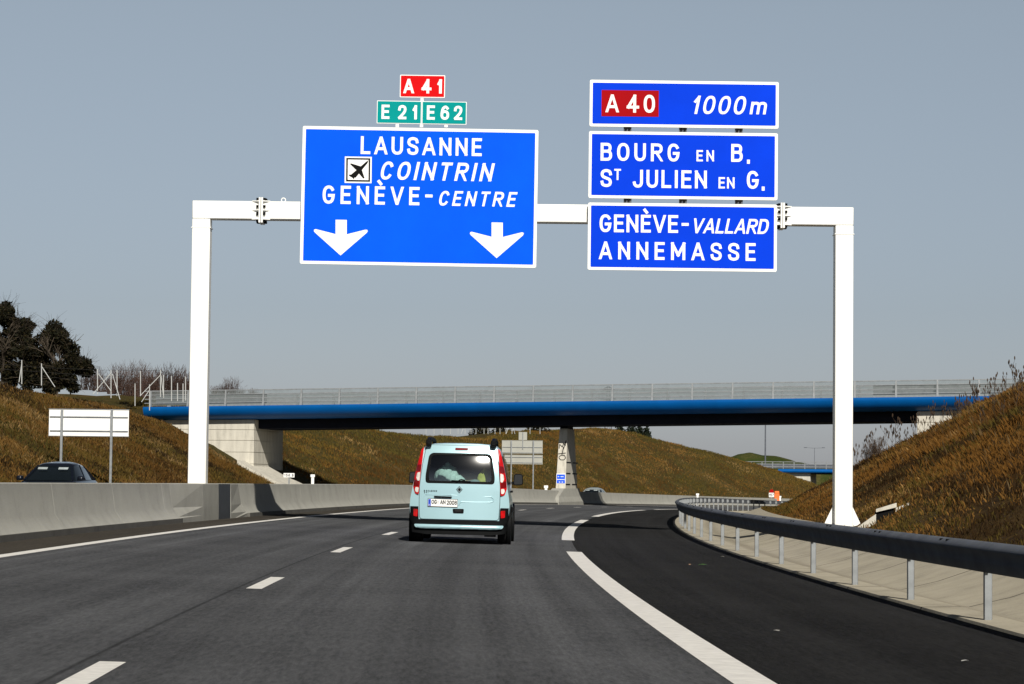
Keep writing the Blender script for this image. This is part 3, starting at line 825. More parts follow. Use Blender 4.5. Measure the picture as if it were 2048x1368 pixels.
# abutments
def abutment(b0, b1):
    ao = bpy.data.objects.new('abutment', None); COL.objects.link(ao); ao.parent = br
    lo, hi = min(b0, b1), max(b0, b1)
    m = MB(); m.hexa([(lo, 1.0, -1.5), (hi, 1.0, -1.5), (hi, DW - 1, -1.5), (lo, DW - 1, -1.5), (lo, 1.0, zt(lo) - .86), (hi, 1.0, zt(hi) - .86), (hi, .999 + DW - 2, zt(hi) - .86), (lo, .999 + DW - 2, zt(lo) - .86)])
    m.build('core_wall', MT['conc_light'], ao)
    face = b0
    for k, (za, zb) in enumerate(((-1.55, -2.2), (-2.24, -2.95), (-2.99, -3.7), (-3.74, -5.5), (-.90, -1.51))):
        m = MB(); s_ = 1 if b1 > b0 else -1
        f0 = face - s_ * .035
        lo2, hi2 = min(f0, b1 - s_ * .1), max(f0, b1 - s_ * .1)
        m.hexa([(lo2, .96, zt(face) + zb), (hi2, .96, zt(face) + zb), (hi2, DW - .96, zt(face) + zb), (lo2, DW - .96, zt(face) + zb),
                (lo2, .96, zt(face) + za), (hi2, .96, zt(face) + za), (hi2, DW - .96, zt(face) + za), (lo2, DW - .96, zt(face) + za)])
        m.build('wall_course', MT['conc_light'], ao)
abutment(-19.9, -33); abutment(22.2, 36)
# pier
po = bpy.data.objects.new('pier', None); COL.objects.link(po); po.parent = br
ztop, zbot = zt(0) - 1.44, .75
PW = .31
m = MB().hexa([(-PW, 2.1, zbot), (PW, 2.1, zbot), (PW, 7.2, zbot), (-PW, 7.2, zbot), (-PW + .06, 3.1, ztop - .18), (PW - .06, 3.1, ztop - .18), (PW - .06, 6.0, ztop - .18), (-PW + .06, 6.0, ztop - .18)])
m.build('shaft', MT['conc_light'], po); po.location.x = -.10
MB().box(-.24, .24, 3.2, 5.6, ztop - .18, ztop).build('bearing', MT['girder'], po)
for z0 in (1.02, 1.72, 2.42):                    # recessed joints on the side face of the pier foot, built as dark strips set proud
    f0 = 2.1 + (z0 - zbot) / (ztop - .18 - zbot) * 1.0
    xs = PW - .06 * (z0 - zbot) / (ztop - .18 - zbot)
    for ya, yb in ((f0 + .05, f0 + 1.9), (f0 + 2.7, f0 + 4.9)):
        MB().box(xs - .02, xs + .004, ya, yb, z0, z0 + .09).build('side_joint', MT['plastic'], po)
pf = MB()
for (y0, y1) in ((-1.6, 8.0),):
    base = -.15
    q = lambda hx, ya, yb, z: [(-hx, ya, z), (hx, ya, z), (hx, yb, z), (-hx, yb, z)]
    pf.loft([q(.60, -2.4, 8.2, -.8), q(.60, -2.4, 8.2, -.02), q(.48, -1.6, 7.6, .30), q(.38, 1.2, 7.6, .82)])
pf.build('foot', MT['conc'], po)
# graffiti: strokes on the leaning front face
def frontface(px, pz):
    t = (pz - zbot) / (ztop - .18 - zbot)
    return Vector((px, 2.1 + t * 1.0 - .012, pz))
gm = MB()
GRAF = [[(-.21, 2.78), (-.10, 2.62), (.12, 2.62), (.22, 2.74), (.16, 2.90), (-.05, 2.92), (-.2, 2.82)], [(-.26, 3.0), (.22, 3.06)], [(-.02, 2.95), (.06, 3.45)],
        [(-.22, 3.34), (-.2, 3.62), (-.02, 3.44), (.06, 3.70), (.16, 3.52), (.2, 3.86)], [(.2, 3.86), (.06, 3.3)]]
for st in GRAF:
    for p, q in zip(st[:-1], st[1:]):
        gm.bar(frontface(*p), frontface(*q), .05, .006, up=(0, 1, 0))
gm.build('graffiti', MT['black'], po)
# drain strip down the left slope at the near edge of the bridge
def bw(b, y):
    c, s_ = math.cos(BETA), math.sin(BETA)
    return O.x + b * c + y * s_, O.y - b * s_ + y * c
ds = MB()
n = 24
vs = []
for i in range(n):
    b = -20.4 + 8.0 * i / (n - 1)
    for y in (-1.0, 4.6):
        x, yy = bw(b, y); vs.append((x, yy, max(gz(x, yy), .1) + .22))
    for y in (4.6, -1.0):
        x, yy = bw(b, y); vs.append((x, yy, gz(x, yy) - .3))
rings = [vs[i * 4:i * 4 + 4] for i in range(n)]
o = ds.loft(rings).build('slope_paving', MT['conc_light'], None)
tag(o, 'pale concrete paving running down the slope below the left bridge end', 'slope paving')

# small blue notice on the pier front
np_ = empty('notice_sign', (0, 0, 0), 0, 'small blue and white notice fixed to the bridge pier', 'notice')
c0 = frontface(-.10, 1.42); x, y = bw(c0.x, c0.y)
np_.location = (x, y, c0.z); np_.rotation_euler = (0, 0, -BETA)
MB().box(-.29, .29, -.06, .0, -.33, .33).build('panel', MT['white_film'], np_)
MB().box(-.26, .26, -.064, -.058, -.28, .28).build('face', MT['blue_a'], np_)
lt = MB()
for z0, segs in ((.14, ((-.2, -.08), (-.02, .2))), (-.04, ((-.25, .25),)), (-.2, ((-.13, -.03), (.05, .16)))):
    for s0, s1 in segs:
        k = max(1, int((s1 - s0) / .05))
        for j in range(k):
            lt.box(s0 + j * .05, s0 + j * .05 + .035, -.068, -.062, z0 - .03, z0 + .03)
lt.build('lettering', MT['white_film'], np_)

# ------------------------------------------------------------------ second bridge far away, with its own embankment
fb = empty('far_bridge', at(1556, 940, 400), rad(-14), 'small distant blue bridge seen past the right gantry leg', 'bridge')
m = MB()
prof = [(.4 - .4 * math.cos(rad(80 - 16 * k)), -.33 + .33 * math.sin(rad(80 - 16 * k))) for k in range(11)] + [(1.0, -.66), (1.0, 0)]
m.loft([[(b, y, z + .2) for y, z in prof] for b in (0, 24)]).build('cornice', MT['bridge_blue'], fb, smooth=50)
MB().box(.2, 24, 1.0, 9, -.6, .18).build('girder', MT['girder'], fb)
MB().box(-3, 5.0, .9, 8.6, -4.5, -.47).build('abutment', MT['conc_light'], fb)
MB().box(16, 22, .9, 8.6, -4.5, -.47).build('abutment', MT['conc_light'], fb)
ro = bpy.data.objects.new('railing', None); COL.objects.link(ro); ro.parent = fb
for k in range(19):
    b = -6 + 1.7 * k
    MB().box(b - .07, b + .07, .3, .42, .2, 1.35).build('post', MT['galv'], ro)
for h in (.55, .95, 1.3):
    MB().box(-8, 24, .33, .4, h - .05, h + .05).build('rail', MT['galv'], ro)
MB().box(-8, 24, 2.2, 2.3, .3, 1.0).build('crash_rail', MT['galv_dark'], fb)

def hill(name, pts, Y, depth, mat, base=-6.0, seed=0):
    """ridge whose crest line is given as (x pixel, y pixel) seen at distance Y"""
    P_ = [at(px, py, Y) for px, py in pts]
    m = MB(); rings = []
    ts = np.linspace(-1, 1, 25)
    xs = np.linspace(P_[0].x, P_[-1].x, 70)
    zs_ = np.interp(xs, [p.x for p in P_], [p.z for p in P_])
    for x, z in zip(xs, zs_):
        ring = []
        for t in ts:
            w = math.cos(t * math.pi / 2) ** 1.1 if abs(t) < 1 else 0
            ring.append((x, Y + t * depth, base + (z - base) * w + (fbm(x * .15 + seed, t * 6 + seed) - .5) * 1.0 * w))
        rings.append(ring)
    return struct(m.loft(rings, cap=False, close=False).build(name, MT[mat], None, smooth=80))
hill('far_embankment', [(1380, 975), (1420, 950), (1470, 939), (1500, 937), (1550, 942), (1568, 958), (1590, 985)], 408, 9, 'soil_far', seed=3)
hill('hill', [(1425, 960), (1455, 915), (1475, 908), (1500, 906), (1525, 913), (1550, 913), (1580, 918), (1600, 924), (1625, 930), (1680, 934), (1760, 950)], 540, 30, 'green', seed=9)

# ------------------------------------------------------------------ road signs seen from behind
def signback(name, label, panels, posts, Y, mat, rails, group='sign backs on the far verge'):
    cx = sum(p for p, _ in posts) / len(posts)
    g0 = at(cx, 960, Y)
    root = empty(name, (g0.x, Y, gz(g0.x, Y)), 0, label, 'sign', group)
    for x0, y0, x1, y1 in panels:
        a, b = at(x0, y0, Y), at(x1, y1, Y)
        kb(MB().box(a.x, b.x, Y, Y + .03, b.z, a.z), 'panel', MT[mat], root)
        m = MB()
        m.box(a.x - .015, b.x + .015, Y - .02, Y + .04, a.z, a.z + .025).box(a.x - .015, b.x + .015, Y - .02, Y + .04, b.z - .025, b.z)
        kb(m, 'edge_frame', MT['galv'] if mat == 'white_back' else MT['sign_back'], root)
    for x0, x1, y in rails:
        a, b = at(x0, y, Y), at(x1, y, Y)
        kb(MB().box(a.x, b.x, Y - .045, Y - .001, a.z - .02, a.z + .02), 'cross_rail', MT['galv'], root)
    for px, yt in posts:
        p = at(px, yt, Y)
        kb(MB().box(p.x - .045, p.x + .045, Y - .14, Y - .046, gz(p.x, Y) - .3, p.z), 'post', MT['galv'], root)
    return root
signback('sign_back', 'blank white back of a wide sign on two posts on the left slope', [(98.5, 818.5, 257, 872.5)], [(125, 820), (224.5, 820)], 100.0, 'white_back', [(100, 256, 833), (100, 256, 861)])
sb = signback('sign_back', 'grey back of a two panel sign with a small plate on top, beside the pier', [(1004, 881, 1085, 907), (1009, 910, 1085, 928)], [(1023, 881), (1067, 881)], 191.0, 'sign_back', [(1005, 1084, 894), (1005, 1084, 905), (1010, 1084, 914), (1010, 1084, 925)])
a, b = at(1037.5, 864, 191), at(1054, 880, 191)
kb(MB().box(a.x, b.x, 191, 191.03, b.z, a.z), 'top_plate', MT['sign_back'], sb)
kb(MB().box((a.x + b.x) / 2 - .03, (a.x + b.x) / 2 + .03, 190.95, 190.999, b.z - .7, a.z), 'plate_stem', MT['galv'], sb)

# ------------------------------------------------------------------ kilometre plates, delineators, call box
def kmplate(px, py, Y, w, h, text, label, face='white_film', top=None):
    p = at(px, py, Y)
    r = empty('kilometre_plate', (p.x, Y, gz(p.x, Y)), 0, label, 'distance plate')
    z = p.z - r.location.z
    MB().box(-w/2, w/2, 0, .03, z - h/2, z + h/2).build('panel', MT[face], r)
    MB().box(-.04, .04, .031, .09, -.2, z).build('post', MT['galv'], r)
    if text:
        mb = MB(); glyphs(mb, text, -w*.42, w*.42, z - h*.32, h*.64, -.004, .17); mb.build('lettering', MT['black'], r, fix=False)
    if top:
        MB().prism([(-w*.42, z + h/2 + .002), (w*.42, z + h/2 + .002), (w*.36, z + h/2 + .3), (-w*.05, z + h/2 + .36), (-w*.4, z + h/2 + .22)], 0, .03).build('cap_plate', MT[top], r)
    return r
kmplate(578, 950.5, 149.0, .64, .25, '156.8', 'small white plate reading 156.8 above the barrier')
kmplate(1543, 990, 256.0, .52, .44, '157', 'white 157 plate under a red cap beside an orange box', top='red_b')
def delineator(px, py, Y, label, h=.42):
    p = at(px, py, Y)
    r = empty('delineator_post', (p.x, Y, p.z - h), 0, label, 'delineator', 'white delineator posts behind the barrier')
    g0 = gz(p.x, Y)
    MB().box(-.085, .085, -.06, .06, min(g0 - .1, p.z - h) - r.location.z, h - .17).build('stem', MT['white_film'], r, bevel=.015)
    MB().box(-.13, .13, -.08, .08, h - .168, h).build('head', MT['white_film'], r, bevel=.015)
delineator(625.5, 949, 151.5, 'white delineator post with a block head below the concrete drain chute', .55)
delineator(1092, 971, 159, 'white delineator post just left of the bridge pier')
delineator(1395, 987, 215, 'white delineator post above the far barrier left of the guardrail end')
delineator(1560, 992, 258, 'white delineator post right of the orange box', .35)
p = at(1553.5, 990, 257)
r = empty('call_box', (p.x, 257, gz(p.x, 257)), 0, 'small orange emergency call box behind the far barrier', 'call box')
z1_ = p.z - r.location.z + .4
MB().box(-.26, .26, -.2, .2, -.1, z1_ - .3).build('cabinet', MT['orange'], r, bevel=.04)
MB().prism([(-.26, z1_ - .298), (.26, z1_ - .298), (.22, z1_), (-.22, z1_)], -.18, .18).build('head', MT['orange'], r, bevel=.05)

# ------------------------------------------------------------------ culvert head on the right bank
def bank_point(px, py):
    best = None
    for Y in np.arange(30, 125, .25):
        q = at(px, py, Y)
        if q.z < gz(q.x, q.y) : return q
    return at(px, py, 70)
c = bank_point(1765, 1033)
cv = empty('culvert_outlet', c, rad(-8), 'pale concrete pipe outlet with a dark mouth set in the right bank', 'culvert')
m = MB()
m.hexa([(-.75, -.3, -.5), (-.15, -.3, -.2), (-.15, .3, -.2), (-.75, .3, -.5), (-.75, -.3, -.38), (-.15, -.3, .06), (-.15, .3, .06), (-.75, .3, -.38)])
m.hexa([(.30, -.3, -.1), (.6, -.3, .15), (.6, .3, .15), (.30, .3, -.1), (.30, -.3, .20), (.6, -.3, .33), (.6, .3, .33), (.30, .3, .2)])
m.hexa([(-.15, -.3, .10), (.32, -.3, .22), (.32, .3, .22), (-.15, .3, .10), (-.15, -.3, .17), (.32, -.3, .32), (.32, .3, .32), (-.15, .3, .17)])
m.build('headwall', MT['conc_light'], cv)
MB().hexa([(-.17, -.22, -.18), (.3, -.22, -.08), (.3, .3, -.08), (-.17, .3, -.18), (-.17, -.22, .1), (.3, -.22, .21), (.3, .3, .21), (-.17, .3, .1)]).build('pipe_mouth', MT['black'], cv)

# ------------------------------------------------------------------ masts and pylon in the distance
def mast(name, px, ytop, Y, zb, rr_, label, arms):
    p = at(px, ytop, Y)
    r = empty(name, (p.x, Y, zb), 0, label, 'mast')
    H = p.z - zb
    MB().tube((0, 0, -2), (0, 0, H), rr_, rr_ * .6, 10).build('pole', MT['galv_dark'], r)
    m = MB()
    for s_ in (-1, 1):
        m.tube((0, 0, H - .1), (s_ * arms, 0, H), rr_ * .45, n=6)
        m.box(s_ * arms - .35 * (arms > 1), s_ * arms + .3, -.2, .2, H - .06, H + .12)
    m.build('lamp_arms', MT['galv_dark'], r)
mast('light_mast', 1531, 826, 425, 2.0, .16, 'tall thin grey mast rising behind the distant bridge', .6)
mast('light_mast', 1629, 895.5, 640, 0.0, .09, 'small distant mast with two lamp arms beside the right gantry leg', 2.3)
PY = 900.0
p = at(1217, 767, PY)
py_ = empty('power_pylon', (p.x, PY, -2), 0, 'faint lattice pylon standing far behind the bridge railing', 'pylon')
H = p.z + 2
m = MB()
wd = lambda z: 2.6 * (1 - z / H) ** 1.3 + .35
for sx in (-1, 1):
    for sy in (-1, 1):
        q = [(sx * wd(z), sy * wd(z), z) for z in np.linspace(0, H - 1, 9)]
        for a, b in zip(q[:-1], q[1:]): m.tube(a, b, .22, n=4)
zz = np.linspace(0, H - 1, 13)
for za, zb in zip(zz[:-1], zz[1:]):
    m.tube((-wd(za), -wd(za), za), (wd(zb), -wd(zb), zb), .09, n=4); m.tube((wd(za), -wd(za), za), (-wd(zb), -wd(zb), zb), .09, n=4)
m.build('lattice_tower', MT['galv_dark'], py_)
m = MB()
for z, w in ((H - 2, 2.2), (H - 5.5, 2.8)):
    for s_ in (-1, 1):
        m.tube((0, 0, z + .8), (s_ * w, 0, z), .2, n=4); m.tube((0, 0, z - .3), (s_ * w, 0, z), .2, n=4)
m.build('cross_arm', MT['galv_dark'], py_)
# ------------------------------------------------------------------ the van
MT['aqua'] = plain('aqua_car_paint', (.37, .565, .62), .30, .2, var=.03, scale=1.5, coat=.5)
MT['red_lens'] = plain('red_lens', (.50, .006, .008), .18, var=.2, scale=14, coat=.6)
MT['dark_red_lens'] = plain('dark_red_lens', (.16, .004, .006), .18, var=.2, scale=14, coat=.6)
MT['clear_lens'] = plain('clear_lens', (.75, .72, .68), .2, var=.15, scale=20, coat=.6)
MT['chrome'] = plain('chrome', (.75, .76, .78), .15, .9, var=.05)
MT['plate'] = plain('plate_white', (.82, .82, .80), .4, var=.02)
MT['euro'] = plain('plate_blue', (.01, .06, .5), .4, var=.03)
MT['interior'] = plain('dark_interior', (.008, .012, .013), .9, var=.2)
MT['tint'] = glass('rear_glass', (.62, .80, .78), rough=.085)
MT['dark_glass'] = plain('dark_window', (.006, .009, .011), .06, var=.1, spec=.8)
MT['alloy'] = plain('wheel_alloy', (.45, .46, .47), .35, .7, var=.08)
MT['cloth_white'] = plain('white_cloth', (.75, .76, .74), .9, var=.08, scale=5, bump=.5, bscale=12)
MT['cloth_yellow'] = plain('yellow_cloth', (.65, .52, .12), .9, var=.1, scale=5)
MT['cloth_tan'] = plain('tan_cloth', (.42, .27, .15), .9, var=.15, scale=5)
MT['cloth_grey'] = plain('grey_bag', (.30, .34, .35), .7, var=.25, scale=5)
MT['black_paint'] = plain('black_car_paint', (.006, .008, .014), .2, .1, var=.1, coat=.8)
MT['silver_paint'] = plain('silver_car_paint', (.42, .47, .48), .3, .4, var=.05, coat=.5)

VY, VX = 45.6, at(919, 900, 45.6).x
vz = float(zr(VY + .8, 0 - VX * 0 + (VX + 2.55)))
van = empty('van', (VX, VY, vz), rad(-1.25), 'pale aqua passenger van seen from behind in the right lane', 'van')
van.rotation_euler = (0, rad(.7), rad(-1.25))
def aZ(z):
    if z < .9: return (z - .8) * .03
    t = (z - .9)
    return .003 + .03 * t + .42 / 2.3 * .85 * (t / .85) ** 2.3
def yr(x, z): return aZ(z) + .14 * x * x
HP = [(0, .30), (.55, .29), (.78, .30), (.86, .37), (.905, .52), (.915, .68), (.905, .82), (.882, .94), (.864, 1.05), (.838, 1.2), (.792, 1.42), (.73, 1.62), (.685, 1.715), (.62, 1.77), (.5, 1.795), (.3, 1.808), (0, 1.812)]
def patch(name, outline, mat, holes=(), off=0.0, thick=.01, parent=None, surf=yr, fine=.09, smooth=60):
    bm = bmesh.new()
    edges = []
    for lp in [outline] + list(holes):
        vs = [bm.verts.new((x, 0, z)) for x, z in lp]
        for i in range(len(vs)): edges.append(bm.edges.new((vs[i], vs[(i + 1) % len(vs)])))
    bmesh.ops.triangle_fill(bm, use_beauty=True, use_dissolve=False, edges=edges, normal=(0, -1, 0))
    for _ in range(4):
        long = [e_ for e_ in bm.edges if e_.calc_length() > fine]
        if not long: break
        bmesh.ops.subdivide_edges(bm, edges=long, cuts=1)
        bmesh.ops.triangulate(bm, faces=bm.faces)
    bmesh.ops.recalc_face_normals(bm, faces=bm.faces)
    bm.normal_update()
    for f in bm.faces:
        if f.normal.y > 0: f.normal_flip()
    bound = [e_ for e_ in bm.edges if len(e_.link_faces) == 1]
    r = bmesh.ops.extrude_edge_only(bm, edges=bound)
    newv = set(g_ for g_ in r['geom'] if isinstance(g_, bmesh.types.BMVert))
    for v in bm.verts:
        v.co.y = surf(v.co.x, v.co.z) - off + (thick if v in newv else 0)
    me = bpy.data.meshes.new(name); bm.to_mesh(me); bm.free()
    return link(name, me, MT[mat], parent, smooth=smooth)
def rpoly(pts, r, n=5):                   # rounded polygon
    out = []; k = len(pts)
    for i in range(k):
        p, a, b = Vector(pts[i]), Vector(pts[i - 1]), Vector(pts[(i + 1) % k])
        d0, d1 = (a - p), (b - p)
        rr_ = min(r, d0.length * .45, d1.length * .45)
        s0, s1 = p + d0.normalized() * rr_, p + d1.normalized() * rr_
        for j in range(n + 1):
            t = j / n
            out.append(tuple(s0 * (1 - t) ** 2 + p * 2 * t * (1 - t) + s1 * t * t))
    return out
CX, GY = 683.0, 1186.0
V2 = lambda X, Y: ((X - CX) / 540.0, (GY - Y) / 534.0)
# body shell
def body_ring(y, kx, top, low=0.0, rear=False):
    half = []
    for x, z in HP:
        z2 = low + .30 + (z - .30) * (top - .30 - low) / (1.812 - .30)
        half.append((x * kx, z2))
    full = half + [(-x, z) for x, z in half[-2:0:-1]]
    return [(x, yr(x, z) if rear else y, z) for x, z in full]
rear_ring = body_ring(0, .985, 1.80, rear=True)
rings = [rear_ring]
for y, kx, top, low in ((.35, .992, 1.812, 0), (.8, 1, 1.82, 0), (1.5, 1, 1.825, 0), (2.2, 1, 1.80, 0), (2.55, .995, 1.74, 0), (2.85, .99, 1.56, 0), (3.2, .985, 1.30, 0), (3.45, .975, 1.12, 0), (3.75, .95, 1.03, 0), (4.0, .88, .90, 0), (4.15, .78, .76, .03), (4.21, .66, .62, .06)):
    rings.append(body_ring(y, kx, top, low))
mb = MB().loft(rings, cap=False); mb.f.append(tuple(range((len(rings) - 1) * len(rear_ring), len(rings) * len(rear_ring))))
mb.build('body', MT['aqua'], van, smooth=45)
WIN = rpoly([V2(376, 318), V2(985, 318), V2(1022, 545), V2(1018, 612), V2(348, 612), V2(344, 545)], .10, 8)
WIN_IN = rpoly([V2(398, 340), V2(965, 340), V2(993, 540), V2(985, 588), V2(382, 588), V2(374, 540)], .09, 8)
GATE = rpoly([V2(350, 243), V2(1018, 243), V2(1050, 420), V2(1074, 640), V2(1074, 800), V2(1066, 955), V2(300, 955), V2(291, 800), V2(291, 640), V2(316, 420)], .05, 5)
patch('rear_frame', [(x, z) for x, y, z in rear_ring], 'aqua', holes=[WIN], off=.0, thick=.02, parent=van)
tgo = patch('tailgate', GATE, 'aqua', holes=[WIN], off=.022, thick=.04, parent=van)
seam = patch('gate_seam', [(x * 1.012, .98 * (z - 1.1) * 1.03 + 1.1 + .0) for x, z in GATE], 'plastic', holes=[WIN], off=.004, thick=.004, parent=tgo)
gl_ = patch('rear_window', WIN, 'tint', off=.016, thick=.001, parent=tgo)
patch('window_seal', WIN, 'plastic', holes=[WIN_IN], off=.026, thick=.012, parent=gl_)
# wiper
w_ = MB(); P3 = lambda X, Y, off=.045: (lambda q: (q[0], yr(*q) - off, q[1]))(V2(X, Y))
w_.tube(P3(600, 583), P3(790, 590), .010, n=6).tube(P3(650, 600), P3(690, 572), .012, n=6).tube(P3(690, 572), P3(735, 578), .012, n=6)
w_.build('wiper', MT['plastic'], gl_)
patch('brake_light', rpoly([V2(628, 266), V2(752, 266), V2(752, 287), V2(628, 287)], .012), 'dark_red_lens', off=.034, thick=.02, parent=tgo)
# moulded grip recess: dark upper groove, bright lower lip
patch('grip_groove', rpoly([V2(345, 726), V2(1012, 734), V2(1016, 760), V2(1000, 782), V2(690, 784), V2(676, 762), V2(360, 752)], .03), 'aqua', off=.012, thick=.02, parent=tgo)
grip = MB()
def ridge(pts, r, name, mat, parent, off=.03):
    m = MB()
    for p, q in zip(pts[:-1], pts[1:]): m.tube(P3(*p, off), P3(*q, off), r, n=8)
    return m.build(name, MT[mat], parent, smooth=60)
ridge([(352, 722), (600, 724), (990, 733), (1012, 748), (1008, 775), (985, 784), (700, 786), (686, 800), (680, 820)], .011, 'grip_ridge', 'aqua', tgo, .022)
patch('gate_handle', rpoly([V2(434, 733), V2(612, 737), V2(606, 752), V2(440, 749)], .012), 'plastic', off=.05, thick=.04, parent=tgo)
patch('lower_latch', rpoly([V2(619, 853), V2(729, 853), V2(727, 896), V2(625, 896)], .02), 'plastic', off=.032, thick=.02, parent=tgo)
patch('latch_pull', rpoly([V2(640, 862), V2(708, 862), V2(702, 882), V2(646, 882)], .012), 'rubber', off=.045, thick=.02, parent=tgo)
# number plate
plt_ = patch('number_plate', rpoly([V2(377, 763), V2(664, 766), V2(664, 836), V2(377, 833)], .008), 'plate', off=.045, thick=.02, parent=tgo, fine=.3)
patch('plate_frame', rpoly([V2(374, 759), V2(667, 762), V2(667, 840), V2(374, 837)], .01), 'plastic', off=.04, thick=.02, parent=plt_, fine=.3)
patch('euro_band', [V2(380, 766), V2(405, 766), V2(405, 831), V2(380, 830)], 'euro', off=.048, thick=.004, parent=plt_, fine=.3)
def platext(s, X0, X1, Yb, cap, name='plate_lettering', mat='black', off=.049, wt=.15, par=plt_):
    m = MB(); a, b = V2(X0, Yb), V2(X1, Yb)
    glyphs(m, s, a[0], b[0], a[1], cap / 534, 0, wt)
    m.v = [(x, yr(x, z) - off + y, z) for x, y, z in m.v]
    return m.build(name, MT[mat], par, fix=False)
platext('OG', 412, 464, 810, 38); platext(':', 474, 485, 808, 34); platext('AN', 497, 549, 811, 38); platext('2008', 561, 660, 814, 39)
platext('D', 385, 400, 827, 14, mat='plate', off=.052)
# badge diamond and model lettering
bd = MB()
o_, i_ = [V2(680, 640), V2(705, 668), V2(680, 699), V2(655, 668)], [V2(681, 656), V2(692, 668), V2(681, 684), V2(670, 668)]
f3 = lambda p, off: (p[0], yr(*p) - off, p[1])
bd.add([f3(p, .030) for p in o_] + [f3(p, .030) for p in i_] + [f3(((p[0]+q[0])/2, (p[1]+q[1])/2), .046) for p, q in zip(o_, i_)],
       [f for k in range(4) for f in ((k, (k+1) % 4, 8 + (k+1) % 4, 8 + k), (8 + k, 8 + (k+1) % 4, 4 + (k+1) % 4, 4 + k))])
patch('badge_backing', [V2(680, 634), V2(711, 668), V2(680, 705), V2(649, 668)], 'plastic', off=.026, thick=.01, parent=bd.build('badge', MT['chrome'], tgo))  # dark backing outline added so the chrome badge stands out
platext('KANGOO', 372, 462, 694, 15, 'model_lettering', 'plastic', .028, .2, tgo)
platext('BE', 334, 364, 694, 15, 'model_lettering', 'plastic', .028, .2, tgo)
platext('DCI', 338, 376, 710, 12, 'model_lettering', 'plastic', .028, .2, tgo)
# tail lamps, stepped out of the corner
def mirror(pts): return [(-x, z) for x, z in pts][::-1]
LAMP = [V2(1046, 262), V2(1070, 290), V2(1104, 430), V2(1130, 545), V2(1142, 650), V2(1120, 715), V2(1082, 722), V2(1076, 600), V2(1060, 430)]
LAMP = rpoly(LAMP, .02, 3)
def yl(x, z): return yr(x, z) + .0 + max(0, abs(x) - .72) * .35
for s_ in (1, -1):
    mm = (lambda q: q) if s_ > 0 else mirror
    L_ = patch('tail_lamp', mm(LAMP), 'red_lens', off=.045, thick=.07, parent=van, surf=yl, fine=.06)
    def lens(pts, mat, nm): patch(nm, mm(rpoly([V2(*p) for p in pts], .02, 4)), mat, off=.052, thick=.02, parent=L_, surf=yl, fine=.06)
    lens([(1062, 430), (1104, 440), (1118, 500), (1074, 500)], 'dark_red_lens', 'dark_lens')
    lens([(1074, 505), (1104, 515), (1112, 560), (1098, 592), (1078, 590)], 'clear_lens', 'turn_lens')
    lens([(1082, 596), (1130, 575), (1138, 640), (1084, 645)], 'dark_red_lens', 'dark_lens')
    lens([(1084, 655), (1116, 652), (1122, 680), (1110, 702), (1088, 702)], 'clear_lens', 'reversing_lens')
# bumper: black upper band, painted lower strip, dark valance, corner lamps
BUMP = [V2(200, 838), V2(282, 838), V2(288, 960), V2(1078, 962), V2(1084, 838), V2(1166, 838), V2(1172, 930), V2(1152, 1000), V2(1120, 1018), V2(246, 1018), V2(214, 1000), V2(196, 930)]
def yb(x, z): return yr(x, z) - .02 + max(0, abs(x) - .70) ** 2 * 1.5
bmp = patch('bumper', BUMP, 'plastic', off=.035, thick=.08, parent=van, surf=yb)
patch('bumper_strip', rpoly([V2(246, 1006), V2(1120, 1006), V2(1108, 1036), V2(1050, 1048), V2(316, 1048), V2(258, 1036)], .03), 'aqua', off=.062, thick=.10, parent=bmp, surf=lambda x, z: yb(x, z) - .03 * math.sin(max(0, min(1, (z - .25) / .1)) * math.pi), fine=.04)
patch('valance', [V2(210, 1000), V2(1158, 1000), V2(1140, 1085), V2(1000, 1102), V2(366, 1102), V2(226, 1085)], 'plastic', off=.02, thick=.3, parent=bmp, surf=yb)
for s_ in (1, -1):
    q = rpoly([V2(1086, 866), V2(1130, 862), V2(1128, 930), V2(1090, 936)], .015)
    patch('corner_lamp', q if s_ > 0 else mirror(q), 'red_lens', off=.05, thick=.03, parent=bmp, surf=yb)
MB().box(-.72, .72, .12, 4.0, .2, .34).build('underbody', MT['plastic'], van)
m = MB().box(-.55, -.44, .05, .5, .155, .30).box(.46, .66, .05, .5, .13, .30); m.tube((.3, -.02, .24), (.3, .5, .24), .03)
m.build('exhaust_box', MT['plastic'], van)
# wheels
for sx in (-1, 1):
    for wy in (.78, 3.48):
        T = MB().lathe([(.20, -.1), (.29, -.105), (.315, -.08), (.32, 0), (.315, .08), (.29, .105), (.20, .1)], (sx * .79, wy, .32), 'x', 32).build('wheel', MT['rubber'], van, smooth=40)
        R_ = MB().lathe([(.0, sx * .07), (.06, sx * .08), (.18, sx * .09), (.205, sx * .104), (.21, sx * .06), (.0, sx * .05)], (sx * .79, wy, .32), 'x', 24).build('rim', MT['alloy'], T, smooth=40)
        A_ = MB().lathe([(.345, -.02), (.385, -.03), (.385, .03), (.345, .02)], (sx * .895, wy, .33), 'x', 32).build('wheel_arch', MT['plastic'], van, smooth=40)
# mirrors
for sx in (-1, 1):
    m = MB(); rng_ = []
    c_ = (sx * 1.0, 2.72, 1.175)
    for y, k in ((-.02, .92), (0.0, 1.0), (.05, 1.0), (.12, .75), (.16, .4)):
        rng_.append([(c_[0] + x * k, c_[1] + y, c_[2] + z * k) for x, z in rpoly([(-.095, -.11), (.095, -.10), (.085, .11), (-.08, .11)], .045)])
    mo = m.loft(rng_).build('wing_mirror', MT['plastic'], van, smooth=50)
    MB().prism([(c_[0] + x * .82, c_[2] + z * .85) for x, z in rpoly([(-.095, -.11), (.095, -.10), (.085, .11), (-.08, .11)], .04)], 2.697, 2.7).build('mirror_glass', MT['dark_glass'], mo)
    MB().bar((sx * .87, 2.76, 1.1), (sx * .95, 2.76, 1.12), .08, .06).build('mirror_arm', MT['plastic'], mo)
